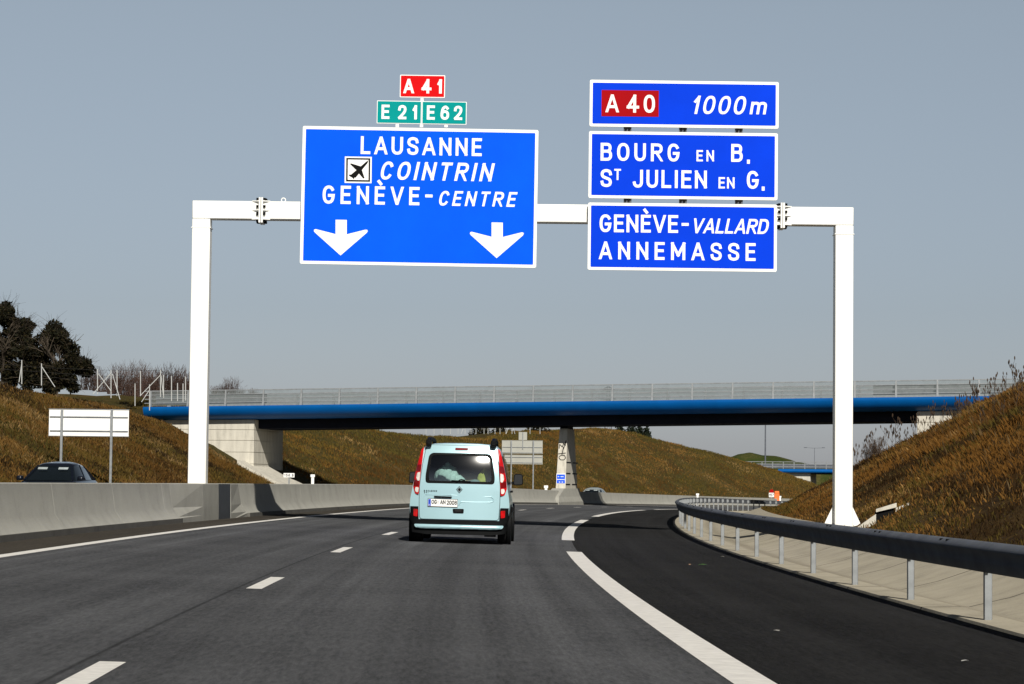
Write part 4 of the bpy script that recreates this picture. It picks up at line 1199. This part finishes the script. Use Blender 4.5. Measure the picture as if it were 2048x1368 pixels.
# roof rails
for sx in (-1, 1):
    m = MB(); pts = [(.10, 1.77), (.16, 1.845), (.40, 1.885), (.8, 1.895), (1.6, 1.895), (2.1, 1.87), (2.25, 1.80)]
    for p, q in zip(pts[:-1], pts[1:]): m.bar((sx * .585, p[0], p[1]), (sx * .585, q[0], q[1]), .07, .05)
    m.box(sx * .585 - .05, sx * .585 + .05, .10, .30, 1.74, 1.86)
    m.build('roof_rail', MT['plastic'], van, bevel=.015)
# side glass and trims (follow the flank)
def flank(z):
    xs = [p[0] for p in HP[5:14]]; zz_ = [p[1] for p in HP[5:14]]
    return float(np.interp(z, zz_, xs))
for sx in (-1, 1):
    for nm, (y0, y1) in (('quarter_window', (.35, .95)), ('sliding_window', (1.05, 1.85)), ('front_window', (1.95, 2.75))):
        m = MB(); rg = []
        za, zb = 1.08, 1.60 if y1 < 2 else 1.56
        for z in np.linspace(za, zb, 6):
            rg.append([(sx * (flank(z) + .006), y0 + .04 * (z - za), z), (sx * (flank(z) + .006), y1 - (.45 if y1 > 2 else .05) * (z - za), z)])
        m.loft(rg, cap=False, close=False).build(nm, MT['dark_glass'], van)
    m = MB()
    for z in (.62, ): m.box(sx * .912 - .012, sx * .912 + .012, 1.1, 3.05, .56, .66)
    m.build('side_strip', MT['plastic'], van, bevel=.005)
    m = MB().box(sx * .90 - .012, sx * .90 + .016, 1.08, 1.26, .93, .97).box(sx * .90 - .012, sx * .90 + .016, 1.96, 2.14, .93, .97); m.build('door_handle', MT['plastic'], van, bevel=.005)
    MB().prism([(sx * .46, .66), (sx * .72, .70), (sx * .80, .90), (sx * .60, .86)] if sx > 0 else [(sx * .60, .86), (sx * .80, .90), (sx * .72, .70), (sx * .46, .66)], 3.9, 4.17).build('headlight', MT['clear_lens'], van, bevel=.03)
m = MB(); m.add([(-.66, 3.28, 1.21), (.66, 3.28, 1.21), (.58, 2.60, 1.705), (-.58, 2.60, 1.705)], [(0, 1, 2, 3)]); 
for i in range(4): x, y, z = m.v[i]; m.v[i] = (x, y + .03, z + .055)
m.build('windscreen', MT['dark_glass'], van)
MB().box(-.35, .35, 4.16, 4.225, .34, .5).build('front_grille', MT['plastic'], van, bevel=.01)
# interior: floor shelf, seat backs, side trim
m = MB().box(-.80, .80, .22, 1.55, .90, .95); m.build('parcel_shelf', MT['interior'], van)
for sx in (-1, 1):
    MB().hexa([(sx * .80, .25, .95), (sx * .83, .25, .95), (sx * .83, 1.55, .95), (sx * .80, 1.55, .95), (sx * .60, .30, 1.72), (sx * .63, .30, 1.72), (sx * .63, 1.55, 1.72), (sx * .60, 1.55, 1.72)]).build('side_trim', MT['interior'], van)
MB().box(-.60, .60, .3, 1.6, 1.735, 1.75).build('headlining', MT['interior'], van)
for x in (-.48, 0, .48):
    st_ = MB().box(x - .21, x + .21, 1.30, 1.42, .95, 1.36).build('rear_seat', MT['interior'], van, bevel=.05)
    MB().box(x - .12, x + .12, 1.31, 1.40, 1.365, 1.53).build('headrest', MT['interior'], st_, bevel=.05)
MB().prism([(-.82, .95), (.82, .95), (.60, 1.72), (-.60, 1.72)], 1.58, 1.62).build('cabin_partition', MT['interior'], van)
bpy.context.view_layer.update()
VM = van.matrix_world.copy()
def blob(name, c, r, mat, label, cat, seed, amp=.3, group='things behind the van rear window'):
    bm = bmesh.new(); bmesh.ops.create_icosphere(bm, subdivisions=4, radius=1)
    for v in bm.verts:
        p = v.co
        k = 1 + amp * (float(fbm(p.x * 2.2 + seed + p.z, p.z * 2.2 + p.y * 1.7)) - .5) * 1.6 + amp * .35 * (float(vnoise(p.x * 7 + seed, p.z * 7 + p.y * 5)) - .5)
        q = p * k
        v.co = Vector((q.x * r[0], q.y * r[1], max(q.z, -.72) * r[2]))
    me = bpy.data.meshes.new(name); bm.to_mesh(me); bm.free()
    o = link(name, me, MT[mat], smooth=70)
    o.matrix_world = VM @ Matrix.Translation(c)
    return tag(o, label, cat, group)
blob('cloth_sack', (-.27, .55, 1.14), (.21, .16, .27), 'cloth_white', 'crumpled white cloth sack behind the van rear window', 'sack', 3, .5)
blob('cloth_bundle', (-.03, .55, 1.06), (.11, .12, .16), 'cloth_white', 'small white bundle right of the white sack in the van', 'bundle', 8, .3)
blob('folded_blanket', (.12, .85, 1.14), (.36, .15, .12), 'cloth_tan', 'tan folded blanket lying behind the bundles in the van', 'blanket', 13, .4)
blob('yellow_jacket', (.42, .62, 1.15), (.13, .12, .20), 'cloth_yellow', 'yellow jacket lying at the right inside the van', 'jacket', 21, .5)
blob('travel_bag', (.25, .48, 1.04), (.15, .12, .12), 'cloth_grey', 'grey travel bag low in the van rear window', 'bag', 30, .3)

# ------------------------------------------------------------------ two oncoming cars behind the barrier
def car(name, label, loc, rz, paint):
    r = empty(name, loc, rz, label, 'car')           # local: front towards -y
    m = MB(); rg = []
    for y, w, zt_, zb in ((-2.05, .62, .62, .32), (-1.98, .78, .72, .24), (-1.6, .86, .82, .22), (-.95, .885, .94, .2), (.2, .89, .97, .2), (1.5, .885, .98, .2), (1.9, .83, .96, .26), (2.0, .72, .84, .34)):
        rg.append([(x, y, z) for x, z in rpoly([(-w, zb), (w, zb), (w * 1.0, zb + (zt_ - zb) * .6), (w * .9, zt_), (-w * .9, zt_), (-w * 1.0, zb + (zt_ - zb) * .6)], .09)])
    m.loft(rg).build('body', MT[paint], r, smooth=50)
    b = [(-.76, -.98, .94), (.76, -.98, .94), (.80, .3, .96), (.76, 1.72, .97), (-.76, 1.72, .97), (-.80, .3, .96)]
    t = [(-.53, -.26, 1.375), (.53, -.26, 1.375), (.57, .45, 1.40), (.52, 1.22, 1.36), (-.52, 1.22, 1.36), (-.57, .45, 1.40)]
    def r3(ps):
        q = rpoly([(x, y) for x, y, z in ps], .22, 4)
        return [(x, y, float(np.interp(y, sorted(p[1] for p in ps), [p[2] for p in sorted(ps, key=lambda p: p[1])]))) for x, y in q]
    MB().loft([r3(b), r3(t)]).build('windows', MT['dark_glass'], r, smooth=40)
    rf = []
    for k, dz in ((1.035, -.05), (1.02, -.01), (.97, .025), (.88, .055), (.74, .08), (.55, .098), (.3, .108)):
        rf.append([(x * k, (y - .48) * k + .48, z + dz) for x, y, z in r3(t)])
    MB().loft(rf).build('roof', MT[paint], r, smooth=60)
    for i in range(6):
        MB().bar(Vector((b[i][0] * .965, b[i][1] * .965 + .015, b[i][2])), Vector((t[i][0] * .955, t[i][1] * .93 + .03, t[i][2])), .07, .05).build('pillar', MT[paint], r)
    for sx in (-1, 1):
        w = MB().loft([[(sx * .93 + x * k, -.72 + y, 1.0 + z * k) for x, z in rpoly([(-.11, -.075), (.11, -.06), (.1, .075), (-.1, .075)], .04)] for y, k in ((-.1, .5), (-.06, .9), (.03, 1.0))]).build('wing_mirror', MT[paint], r, smooth=50)
        MB().prism([(sx * .45, .58), (sx * .74, .62), (sx * .78, .76), (sx * .5, .70)][::sx], -2.0, -1.85).build('headlight', MT['clear_lens'], r)
        for wy in (-1.3, 1.28):
            T = MB().lathe([(.2, -.1), (.3, -.1), (.315, 0), (.3, .1), (.2, .1)], (sx * .80, wy, .315), 'x', 24).build('wheel', MT['rubber'], r, smooth=40)
            MB().lathe([(0, sx * .07), (.19, sx * .09), (.2, sx * .05), (0, sx * .04)], (sx * .80, wy, .315), 'x', 20).build('rim', MT['alloy'], T)
    for sx in (-1, 1):
        f_ = lambda s_, h: (lambda q: (q.x, q.y - .012, q.z + .008))(Vector((s_ * .68, -.98, .94)).lerp(Vector((s_ * .54, -.26, 1.40)), h))
        a_, b_ = Vector(f_(sx, .70)), Vector(f_(sx, .84))
        m = MB(); m.add([(sx * .17, a_.y, a_.z), (sx * .46, a_.y, a_.z), (sx * .46, b_.y, b_.z), (sx * .17, b_.y, b_.z)], [(0, 1, 2, 3)])
        m.build('sun_visor', MT['cloth_grey'], r)
    MB().box(-.26, .26, -2.08, -2.0, .42, .53).build('number_plate', MT['plate'], r)
    return r
cp = at(104, 924, 76.0)
cz = gz(cp.x + .3, 76.0)
car('oncoming_car', 'black car on the far carriageway, only its roof and windows above the barrier', (cp.x + .1, 76.3, cz + (cp.z - 1.49 - cz)), rad(-5), 'black_paint')
sp_ = at(1186, 975.5, 196)
car('oncoming_car', 'distant silver car whose roof shows above the barrier right of the pier', (sp_.x, 196, sp_.z - 1.49), -heading(196) - .03, 'silver_paint')
# ------------------------------------------------------------------ vegetation
def tinted(name, V, F, C, mat, parent=None):
    me = bpy.data.meshes.new(name)
    V = np.asarray(V, np.float32); F = np.asarray(F, np.int32); k = F.shape[1]
    me.vertices.add(len(V)); me.vertices.foreach_set('co', V.reshape(-1))
    me.loops.add(F.size); me.loops.foreach_set('vertex_index', F.reshape(-1))
    me.polygons.add(len(F)); me.polygons.foreach_set('loop_start', np.arange(0, F.size, k, dtype=np.int32))
    at_ = me.attributes.new('tint', 'FLOAT_COLOR', 'POINT')
    at_.data.foreach_set('color', np.concatenate([C, np.ones((len(C), 1))], 1).astype(np.float32).reshape(-1))
    me.update(calc_edges=True)
    me.validate()
    return link(name, me, MT[mat], parent)
PAL = np.array([(.150, .074, .012), (.090, .043, .007), (.20, .108, .024), (.030, .016, .003), (.27, .17, .058), (.084, .063, .010), (.125, .080, .013)])
def blades(name, n, Zr, ur, zf, hh, ww, mat='grass', pal=PAL, wts=None, zpow=1.0, keep_=None, lean=.55, hmul=None, bias=None):
    Z = Zr[0] + (Zr[1] - Zr[0]) * RNG.random(n) ** zpow
    u = ur[0] + (ur[1] - ur[0]) * RNG.random(n)
    if callable(ur[2]) if len(ur) > 2 else False: u = ur[2](Z, u)
    cl = fbm(Z * .35 + 11, u * .9 + 5)
    fine = fbm(Z * 1.3, u * 3.1)
    ok = fine + .5 * RNG.random(n) > .45
    if keep_ is not None: ok &= keep_(Z, u)
    Z, u, cl, fine = Z[ok], u[ok], cl[ok], fine[ok]; n = len(Z)
    x, y = XY(Z, u); z = zf(Z, u)
    h = (hh * hmul(Z, u) if hmul else hh) * (.45 + .9 * RNG.random(n)) * (.55 + .9 * cl)
    w = ww * (.6 + .8 * RNG.random(n)) * (1 + np.clip(Z - 40, 0, None) / 90)
    t = RNG.random(n) * 6.283
    lx = (RNG.random(n) - .5) * 2 * lean * h - .12 * h; ly = (RNG.random(n) - .5) * 2 * lean * h
    ca, sa = np.cos(t) * w / 2, np.sin(t) * w / 2 * .5
    P0 = np.stack([x - ca, y - sa, z - .05], -1); P1 = np.stack([x + ca, y + sa, z - .05], -1)
    P2 = np.stack([x + ca * .6 + lx * .4, y + sa * .6 + ly * .4, z + h * .6], -1)
    P3_ = np.stack([x + lx, y + ly, z + h], -1)
    V = np.stack([P0, P1, P2, P3_], 1).reshape(-1, 3)
    F = np.arange(4 * n).reshape(-1, 4)
    wts = np.ones(len(pal)) if wts is None else np.asarray(wts, float)
    # patches: each palette colour prefers its own patches of ground
    pn = np.stack([fbm(Z * .12 + 17 * i, u * .28 + 29 * i) for i in range(len(pal))], -1)
    sc = np.log(wts)[None] * .12 + pn * 1.0 + RNG.random((n, len(pal))) * .28
    if bias is not None: sc = sc + bias(Z, u)
    ci = sc.argmax(1)
    c = pal[ci] * (.78 + .44 * RNG.random((n, 1)))
    C = np.repeat(c, 4, 0)
    o = tinted(name, V, F, C, mat)
    o['kind'] = 'stuff'
    return o
NOTCH = lambda Z, u: ~((Z > 151.5) & (Z < 170.5) & (u < -13) & (u < -20 - 0 * Z))
def not_bridge(Z, u):
    x, y = XY(Z, u)
    b = (x - O.x) * math.cos(BETA) - (y - O.y) * math.sin(BETA); yy = (x - O.x) * math.sin(BETA) + (y - O.y) * math.cos(BETA)
    return ~((yy > -1.0) & (yy < 9.5) & ((b < -14.5) | (b > 19.0)))
PALR = PAL * np.array([1.0, .92, .90]); PALL = PAL * np.array([1.06, 1.06, 1.15])
def olive_up(Z, u):                      # greener grass towards the top of the far slope
    t = np.clip(((u_toe(Z) - u) / (h_left(Z) * 2.1) - .45) * 2.2, 0, 1)
    b = np.zeros((len(Z), len(PAL))); b[:, 5] = .22 * t; b[:, 6] = .10 * t; b[:, 3] = -.1
    return b
def dark_band(Z, u):                     # darker, mossy patches low on the near bank
    t = np.exp(-((u - 12.6 - 1.5 * np.sin(Z * .08)) / 1.6) ** 2)
    b = np.zeros((len(Z), len(PAL))); b[:, 3] = .22 * t; b[:, 5] = .12 * t + .25 * np.clip((12.0 - u) / 2, 0, 1); b[:, 0] = .08
    return b
def clear_leg(Z, u):
    return not_bridge(Z, u) & ~((np.abs(Z - GZ) < 1.0) & (np.abs(u - 10.0) < .7)) & ~((Z > GZ - 9) & (Z < GZ) & (np.abs(u - 10.0 - (Z - GZ) * .08) < .5) & (RNG.random(len(Z)) > .15))
lefty = lambda Z, t: u_toe(Z) + .8 - t * (2.2 + h_left(Z) * 2.5)
fary = lambda Z, t: u_toe(Z) + 1.5 - t * (3 + h_left(Z) * 2.5)
up_r = lambda Z, u: .55 + .8 * np.clip((u - 11.2) / 5, 0, 1) * (.4 + fbm(Z * .2, u * .5) * 1.2)
STRAW = np.array([(.21, .13, .05), (.15, .085, .028), (.27, .185, .085)])
blades('dry_grass', 330000, (18, 125), (9.8, 27), z_right_b, .135, .011, hmul=up_r, pal=PALR, wts=[3, 3, 2, 3, .8, 2.2, 1.5], zpow=1.15, keep_=clear_leg, lean=.8, bias=dark_band)
blades('dry_stalks', 5000, (24, 125), (11.5, 27), z_right_b, .27, .004, hmul=up_r, pal=STRAW * .6, zpow=1.1, keep_=clear_leg, lean=.3)
blades('dry_grass', 260000, (58, 160), (0, 1, lefty), z_left, .15, .013, pal=PALL * .80, wts=[3, 2.4, 2.4, 2, 1.2, 1.5, 2], keep_=not_bridge, lean=.8)
blades('dry_stalks', 5000, (58, 160), (0, 1, lefty), z_left, .28, .005, pal=STRAW * .7, keep_=not_bridge, lean=.3)
blades('dry_grass', 150000, (166, 372), (0, 1, fary), z_left, .16, .012, pal=PALL * 1.15, wts=[3, 3, 2, 1.5, 1.0, 2.2, 2], keep_=not_bridge, lean=.8, bias=olive_up)

# tall dead weeds on the right bank and its skyline
def weed(h, seed, k=7):
    rg = random.Random(seed); m = MB()
    m.tube((0, 0, -.1), (rg.uniform(-.1, .1) * h, rg.uniform(-.1, .1) * h, h), .014, .006, 5)
    for i in range(k):
        z = h * rg.uniform(.35, 1.0); a_ = rg.uniform(0, 6.28); l = h * rg.uniform(.12, .3)
        e_ = (math.cos(a_) * l * .6, math.sin(a_) * l * .6, z + l)
        m.tube((0, 0, z), e_, .008, .005, 4)
        m.lathe([(.006, 0), (.026, .04), (.03, .1), (.012, .17)], (e_[0], e_[1], e_[2] - .02), 'z', 5)
    return m
MT['weed'] = plain('dead_weed', (.045, .026, .013), .9, var=.4, scale=4)
protos = [weed(.95, 1), weed(1.25, 2, 9), weed(.7, 3, 6)]
pm = []
for i, p_ in enumerate(protos):
    pm.append(p_.build('dead_weed', MT['weed'], None))
spots = [(1722, 905), (1745, 888), (1752, 880), (1760, 884), (1775, 872), (1800, 858), (1828, 848), (1860, 842), (1905, 812), (1925, 806), (1945, 800), (1955, 790), (1972, 800), (1990, 790), (2002, 775), (2012, 772), (2026, 765), (2040, 768),
         (1728, 898), (1735, 893), (1768, 878), (1784, 868), (1792, 864), (1812, 854), (1848, 838), (1870, 830), (1896, 818), (1916, 808), (1934, 802), (1950, 794), (1980, 786), (2034, 762), (1998, 782), (1838, 845), (1887, 826), (1915, 830), (1965, 860), (1985, 838), (2008, 846), (2030, 822), (2044, 800), (1938, 842), (1712, 915)]
def skyline(px, py):                      # first point of the right bank under (or just below) a pixel
    for dy in range(0, 60, 3):
        for Y in np.arange(60, 124, 1.0):
            q = at(px, py + dy, Y)
            if q.z < gz(q.x, q.y): return Vector((q.x, q.y, gz(q.x, q.y)))
    q = at(px, py, 110); return Vector((q.x, q.y, gz(q.x, q.y)))
for i, (px, py) in enumerate(spots):
    o = pm[i % 3] if i < 3 else pm[i % 3].copy()
    if i >= 3: COL.objects.link(o)
    o.location = skyline(px, py)
    o.rotation_euler = (random.uniform(-.12, .12), random.uniform(-.12, .12), random.uniform(0, 6))
    o.scale = [random.uniform(.6, 1.05)] * 3
    tag(o, 'dark dead weed stalk standing up from the grassy right bank', 'weed', 'dead weeds on the right bank')

def leafcloud(cs, n, size, cols, squash=.8):
    """leaf quads spread through balls cs = [(centre, radius)]"""
    w = np.array([r ** 3 for _, r in cs]); idx = RNG.choice(len(cs), n, p=w / w.sum())
    c = np.array([tuple(p) for p, _ in cs])[idx]; r = np.array([q for _, q in cs])[idx]
    d = RNG.normal(size=(n, 3)); d /= np.linalg.norm(d, axis=1, keepdims=True)
    rr_ = r * RNG.random(n) ** .45
    P_ = c + d * rr_[:, None] * np.array([1, 1, squash])
    a_ = RNG.normal(size=(n, 3)); a_ /= np.linalg.norm(a_, axis=1, keepdims=True)
    b_ = np.cross(a_, RNG.normal(size=(n, 3))); b_ /= np.linalg.norm(b_, axis=1, keepdims=True)
    s_ = size * (.6 + .8 * RNG.random(n))[:, None]
    V = np.stack([P_ - a_ * s_, P_ + b_ * s_ * .55, P_ + a_ * s_, P_ - b_ * s_ * .55], 1).reshape(-1, 3)
    C = np.array(cols)[RNG.integers(0, len(cols), n)] * (.7 + .6 * RNG.random((n, 1)))
    return V, np.arange(4 * n).reshape(-1, 4), np.repeat(C, 4, 0)
def branches(m, p, d, L, r, depth, rg, tips):
    q = p + d * L
    m.tube(p, q, r, r * .68, 5 if depth < 2 else 4)
    if depth >= 4 or r < .006: tips.append(q); return
    for k in range(3 if depth else 4):
        nd = (d + Vector((rg.uniform(-1, 1), rg.uniform(-1, 1), rg.uniform(-.25, .8))) * .75).normalized()
        branches(m, p + d * L * rg.uniform(.55, 1.0), nd, L * rg.uniform(.55, .85), r * .58, depth + 1, rg, tips)
def tree(name, label, base, H, lean, nleaf, crown, cols, seed, leaf=.10, spread=1.0, group=None):
    rg = random.Random(seed)
    r = empty(name, base, 0, label, 'tree', group)
    m = MB(); tips = []
    branches(m, Vector((0, 0, -.4)), Vector((lean, 0, 1)).normalized(), H * .36, .14 * H / 4, 0, rg, tips)
    m.build('trunk', MT['bark'], r)
    V, F, C = leafcloud(crown, nleaf, leaf, cols)
    tinted('crown', V, F, C, 'leaf', r)
    m = MB()
    for k in range(420):                     # bare twigs poking out of the crown
        c, rad_ = crown[rg.randrange(len(crown))]
        d = Vector((rg.uniform(-1, 1), rg.uniform(-1, 1), rg.uniform(-.2, 1))).normalized()
        p = Vector(c) + d * rad_ * .5
        for j in range(3):
            q = p + d * (.35 + rad_) * rg.uniform(.3, .6); m.tube(p, q, .014 - .004 * j, .010 - .003 * j, 3)
            p = q; d = (d + Vector((rg.uniform(-1, 1), rg.uniform(-1, 1), rg.uniform(-.5, .6))) * .5).normalized()
    m.build('twigs', MT['bark'], r)
    return r
DK = [(.010, .011, .004), (.016, .016, .006), (.007, .007, .003), (.032, .025, .008), (.020, .015, .007)]
TY = 150.0
def crownballs(env, n, seed, r0=.25, r1=.55):
    rg = random.Random(seed); out = []
    while len(out) < n:
        (cx, cy, cz), R_ = env[rg.randrange(len(env))]
        d = Vector((rg.gauss(0, 1), rg.gauss(0, 1), rg.gauss(0, 1))).normalized() * R_ * rg.random() ** .5
        out.append(((cx + d.x, cy + d.y, cz + d.z * .85), rg.uniform(r0, r1)))
    return out
tb = at(112, 770, TY)
tree('ivy_tree', 'dark ivy covered tree with bare outer twigs on top of the left bank', (tb.x, TY, tb.z - .6), 4.4, .05, 28000,
     crownballs([((-.85, 0, 3.0), .95), ((-.25, .3, 3.5), .75), ((.45, 0, 2.5), .95), ((1.3, -.2, 1.9), .75), ((-1.1, .2, 1.7), .8), ((.1, -.2, 1.3), .8), ((1.6, 0, 1.7), .4), ((-.35, 0, .6), .6), ((-1.7, .2, 1.5), .7), ((-1.6, 0, .7), .5), ((.9, 0, .8), .5), ((-1.35, 0, 2.4), .5), ((-1.85, .2, 2.5), .45), ((-1.5, .3, 2.0), .5)], 190, 3), DK, 5, .10)
tb = at(8, 760, TY + 2)
tree('ivy_tree', 'dark ivy covered tree cut by the left edge of the photo', (tb.x, TY + 2, tb.z - .6), 5.0, -.05, 28000,
     crownballs([((-.2, 0, 4.5), .75), ((.65, 0, 3.7), .7), ((-.9, .2, 3.3), 1.0), ((.4, 0, 2.3), .9), ((-.6, 0, 1.4), 1.0), ((.5, .2, 1.0), .7), ((1.0, 0, 3.2), .4)], 120, 4), DK, 9, .10)
def conifer(px, py, Y, H, label, seed, w=1.0):
    p = at(px, py, Y)
    r = empty('conifer', (p.x, Y, p.z - H), 0, label, 'tree', 'conifers on the far ridge')
    MB().tube((0, 0, 0), (0, 0, H * .95), .12, .03, 6).build('trunk', MT['bark'], r)
    cr = [((0 + random.uniform(-.15, .15), 0, H * (.25 + .11 * k)), w * (1.15 - .15 * k)) for k in range(7)]
    V, F, C = leafcloud(cr, 2200, .15, [(.016, .026, .014), (.025, .036, .018), (.010, .016, .009)], .7)
    tinted('crown', V, F, C, 'leaf', r)
conifer(1240, 828, 345, 5.5, 'dark conifer left of the group on the far ridge under the bridge', 1, 1.0)
conifer(1264, 824, 345, 5.8, 'tallest dark conifer of the group on the far ridge under the bridge', 2, 1.1)
conifer(1280, 825, 348, 5.6, 'narrow dark conifer between two others on the far ridge', 3, .8)
conifer(1293, 838, 345, 4.6, 'lowest dark conifer at the right of the far ridge group', 4, .75)
for px, py, H, w, lb in ((960, 838, 7, 1.3, 'dark tree beside the bridge pier seen low under the bridge deck'), (1000, 842, 6, 1.1, 'dark bushy tree above the grey sign back under the bridge'), (1075, 838, 7, 1.6, 'dark tree just left of the pier top under the bridge'), (1020, 846, 6, .9, 'small dark tree left of the pier behind the white fence')):
    p = at(px, py, 290)
    r = empty('dark_tree', (p.x, 290, p.z - H), 0, lb, 'tree', 'trees behind the far fence')
    MB().tube((0, 0, -1), (0, 0, H * .9), .12, .03, 6).build('trunk', MT['bark'], r)
    V, F, C = leafcloud([((0, 0, H * .75), w), ((w * .6, 0, H * .6), w * .8), ((-w * .6, 0, H * .55), w * .8), ((0, 0, H * .4), w)], 2200, .15, DK)
    tinted('crown', V, F, C, 'leaf', r)

# leafless bushes along the top of the left bank
def twigbush(seed, n=80, H=1.5):
    rg = random.Random(seed); m = MB()
    for i in range(n):
        p = Vector((rg.uniform(-.55, .55), rg.uniform(-.3, .3), 0)); d = Vector((rg.uniform(-.6, .6), rg.uniform(-.4, .4), 1)).normalized()
        L = H * rg.uniform(.5, 1.1) / 4
        for j in range(4):
            q = p + d * L; m.tube(p, q, .016 - .003 * j, .013 - .003 * j, 3)
            if j > 0:
                for s_ in range(2):
                    e_ = q + (d + Vector((rg.uniform(-1, 1), rg.uniform(-1, 1), rg.uniform(0, .8))) * .9).normalized() * L * .8
                    m.tube(q, e_, .009, .005, 3)
            p = q; d = (d + Vector((rg.uniform(-1, 1), rg.uniform(-1, 1), .3)) * .22).normalized()
    return m.build('bare_bush', MT['twig'], None)
bp_ = [twigbush(1), twigbush(2, 95, 1.9), twigbush(3, 75, 1.2)]
bs_ = [(175, 768, 1), (192, 770, 0), (207, 772, 1), (222, 776, 0), (236, 776, 1.1), (250, 778, 1), (262, 780, 1.1), (274, 780, 1.3), (286, 782, 1.2), (296, 784, 1.35), (308, 784, 1.1), (318, 786, 1.2), (330, 786, 1.2), (342, 788, 1.3), (352, 788, 1.5), (360, 788, 1.3), (370, 790, 1.2), (430, 785, .8), (446, 786, .7), (462, 786, .8), (480, 788, .7), (505, 790, .6)]
for i, (px, py, k) in enumerate(bs_):
    o = bp_[i % 3] if i < 3 else bp_[i % 3].copy()
    if i >= 3: COL.objects.link(o)
    Y = 172 + random.uniform(-3, 6)
    o.location = at(px, py + 12, Y)
    o.scale = [(k or .9) * .82] * 3; o.rotation_euler = (0, 0, random.uniform(0, 6))
    tag(o, 'leafless reddish brown bush on top of the left bank behind the wire fence', 'bush', 'bare bushes on the left bank')

for i, (px, py, k) in enumerate(((1740, 900, .4), (1752, 895, .38), (1912, 824, .34), (1930, 816, .32))):
    o = bp_[i % 3].copy(); o.data = o.data.copy(); o.data.materials[0] = MT['weed']; COL.objects.link(o)
    o.name = 'dry_bush'; o.location = skyline(px, py); o.scale = [k] * 3; o.rotation_euler = (0, 0, i)
    tag(o, 'dark leafless low bush on the skyline of the right bank', 'bush', 'dry bushes on the right bank')

# ------------------------------------------------------------------ wire fences
MT['fence'] = plain('white_fence_post', (.46, .47, .46), .6, var=.1, scale=3)
MT['wire'] = plain('fence_wire', (.10, .10, .10), .5, .5, var=.1)
def fence(label, Y, posts, braces, wires, r=.028):
    p0 = at(posts[0][0], posts[0][2], Y)
    root = empty('wire_fence', p0, 0, label, 'fence')
    for px, yt, yb_ in posts:
        a, b = at(px, yb_ + 6, Y), at(px, yt, Y)
        kb(MB().tube(a, b, r, n=6), 'post', MT['fence'], root)
    for x0, y0, x1, y1 in braces:
        kb(MB().tube(at(x0, y0, Y - .06), at(x1, y1 + 4, Y - .3), r * .8, n=6), 'brace', MT['fence'], root)
    for pts in wires:
        m = MB()
        for a, b in zip(pts[:-1], pts[1:]): m.tube(at(*a, Y), at(*b, Y), .009, n=3)
        kb(m, 'wire', MT['wire'], root)
fence('white wire fence with slanting braces along the top of the left bank', 141.0,
      [(43.5, 720, 762), (83, 727, 765), (195, 738, 782), (222, 740, 790), (234, 740, 786), (281, 742, 786), (321, 740, 788), (327, 750, 790), (343, 752, 796), (355, 766, 796), (366, 767, 798), (371, 753, 795)],
      [(43.5, 728, 38, 760), (84, 734, 110, 770), (197, 748, 222, 778), (222, 746, 186, 784), (225, 748, 240, 795), (321, 750, 280, 788), (322, 751, 327, 788)],
      [[(0, 728), (83, 735), (195, 740), (321, 741), (371, 757)], [(0, 738), (83, 744), (195, 752), (321, 755), (371, 768)], [(83, 752), (195, 764), (321, 768), (371, 780)]])
fence('short white fence behind the bridge approach rail on the left', 152.0, [(270, 767, 806), (299, 769, 815)], [(299, 780, 283, 800)], [[(270, 770), (299, 772)]])
fence('row of white fence posts on the far slope top seen under the bridge deck', 262.0,
      [(x, 846 + (i % 3), 862) for i, x in enumerate((852, 868, 884, 901, 916, 930, 942, 952, 968, 976, 990, 1000, 1012, 1024, 1060, 1080))],
      [(1020, 848, 1012, 864), (1024, 848, 1030, 864), (930, 848, 922, 864)], [[(852, 850), (1080, 849)]], r=.03)

# leaves and grit scattered at the exit lane edge
lf = [(1405, 1132, (.05, .14, .02)), (1380, 1131, (.5, .3, .2)), (1445, 1115, (.4, .38, .33)), (1930, 1326, (.5, .5, .48)), (1553, 1265, (.3, .29, .27))]
for i, (px, py, c) in enumerate(lf):
    d = ray(px, py); t = 1
    for t in np.arange(12, 80, .05):
        q = Vector((0, 0, CAM_H)) + d * (t / d.y)
        Zq, uq = inv(q.x, q.y)
        if q.z < float(zr(Zq, uq)): break
    q.z = float(zr(Zq, uq)) + .012
    bm = MB().add([(-.07, 0, 0), (-.03, -.04, .012), (.04, -.035, .01), (.08, 0, .004), (.03, .04, .016), (-.04, .035, .012), (0, 0, .02)], [(0, 1, 6), (1, 2, 6), (2, 3, 6), (3, 4, 6), (4, 5, 6), (5, 0, 6)])
    o = bm.build('fallen_leaf', plain('leaf_tone', c, .8), None)
    o.location = q; o.rotation_euler = (0, 0, i * 1.3)
    if i != 0: o.scale = (.5, .5, .5)
    tag(o, ['green leaf lying on the dark exit lane', 'pale pinkish scrap on the exit lane left of the green leaf', 'pale scrap on the exit lane near the guardrail posts', 'white scrap on the exit lane near the bottom right corner', 'grey scrap in the middle of the exit lane'][i], 'litter')
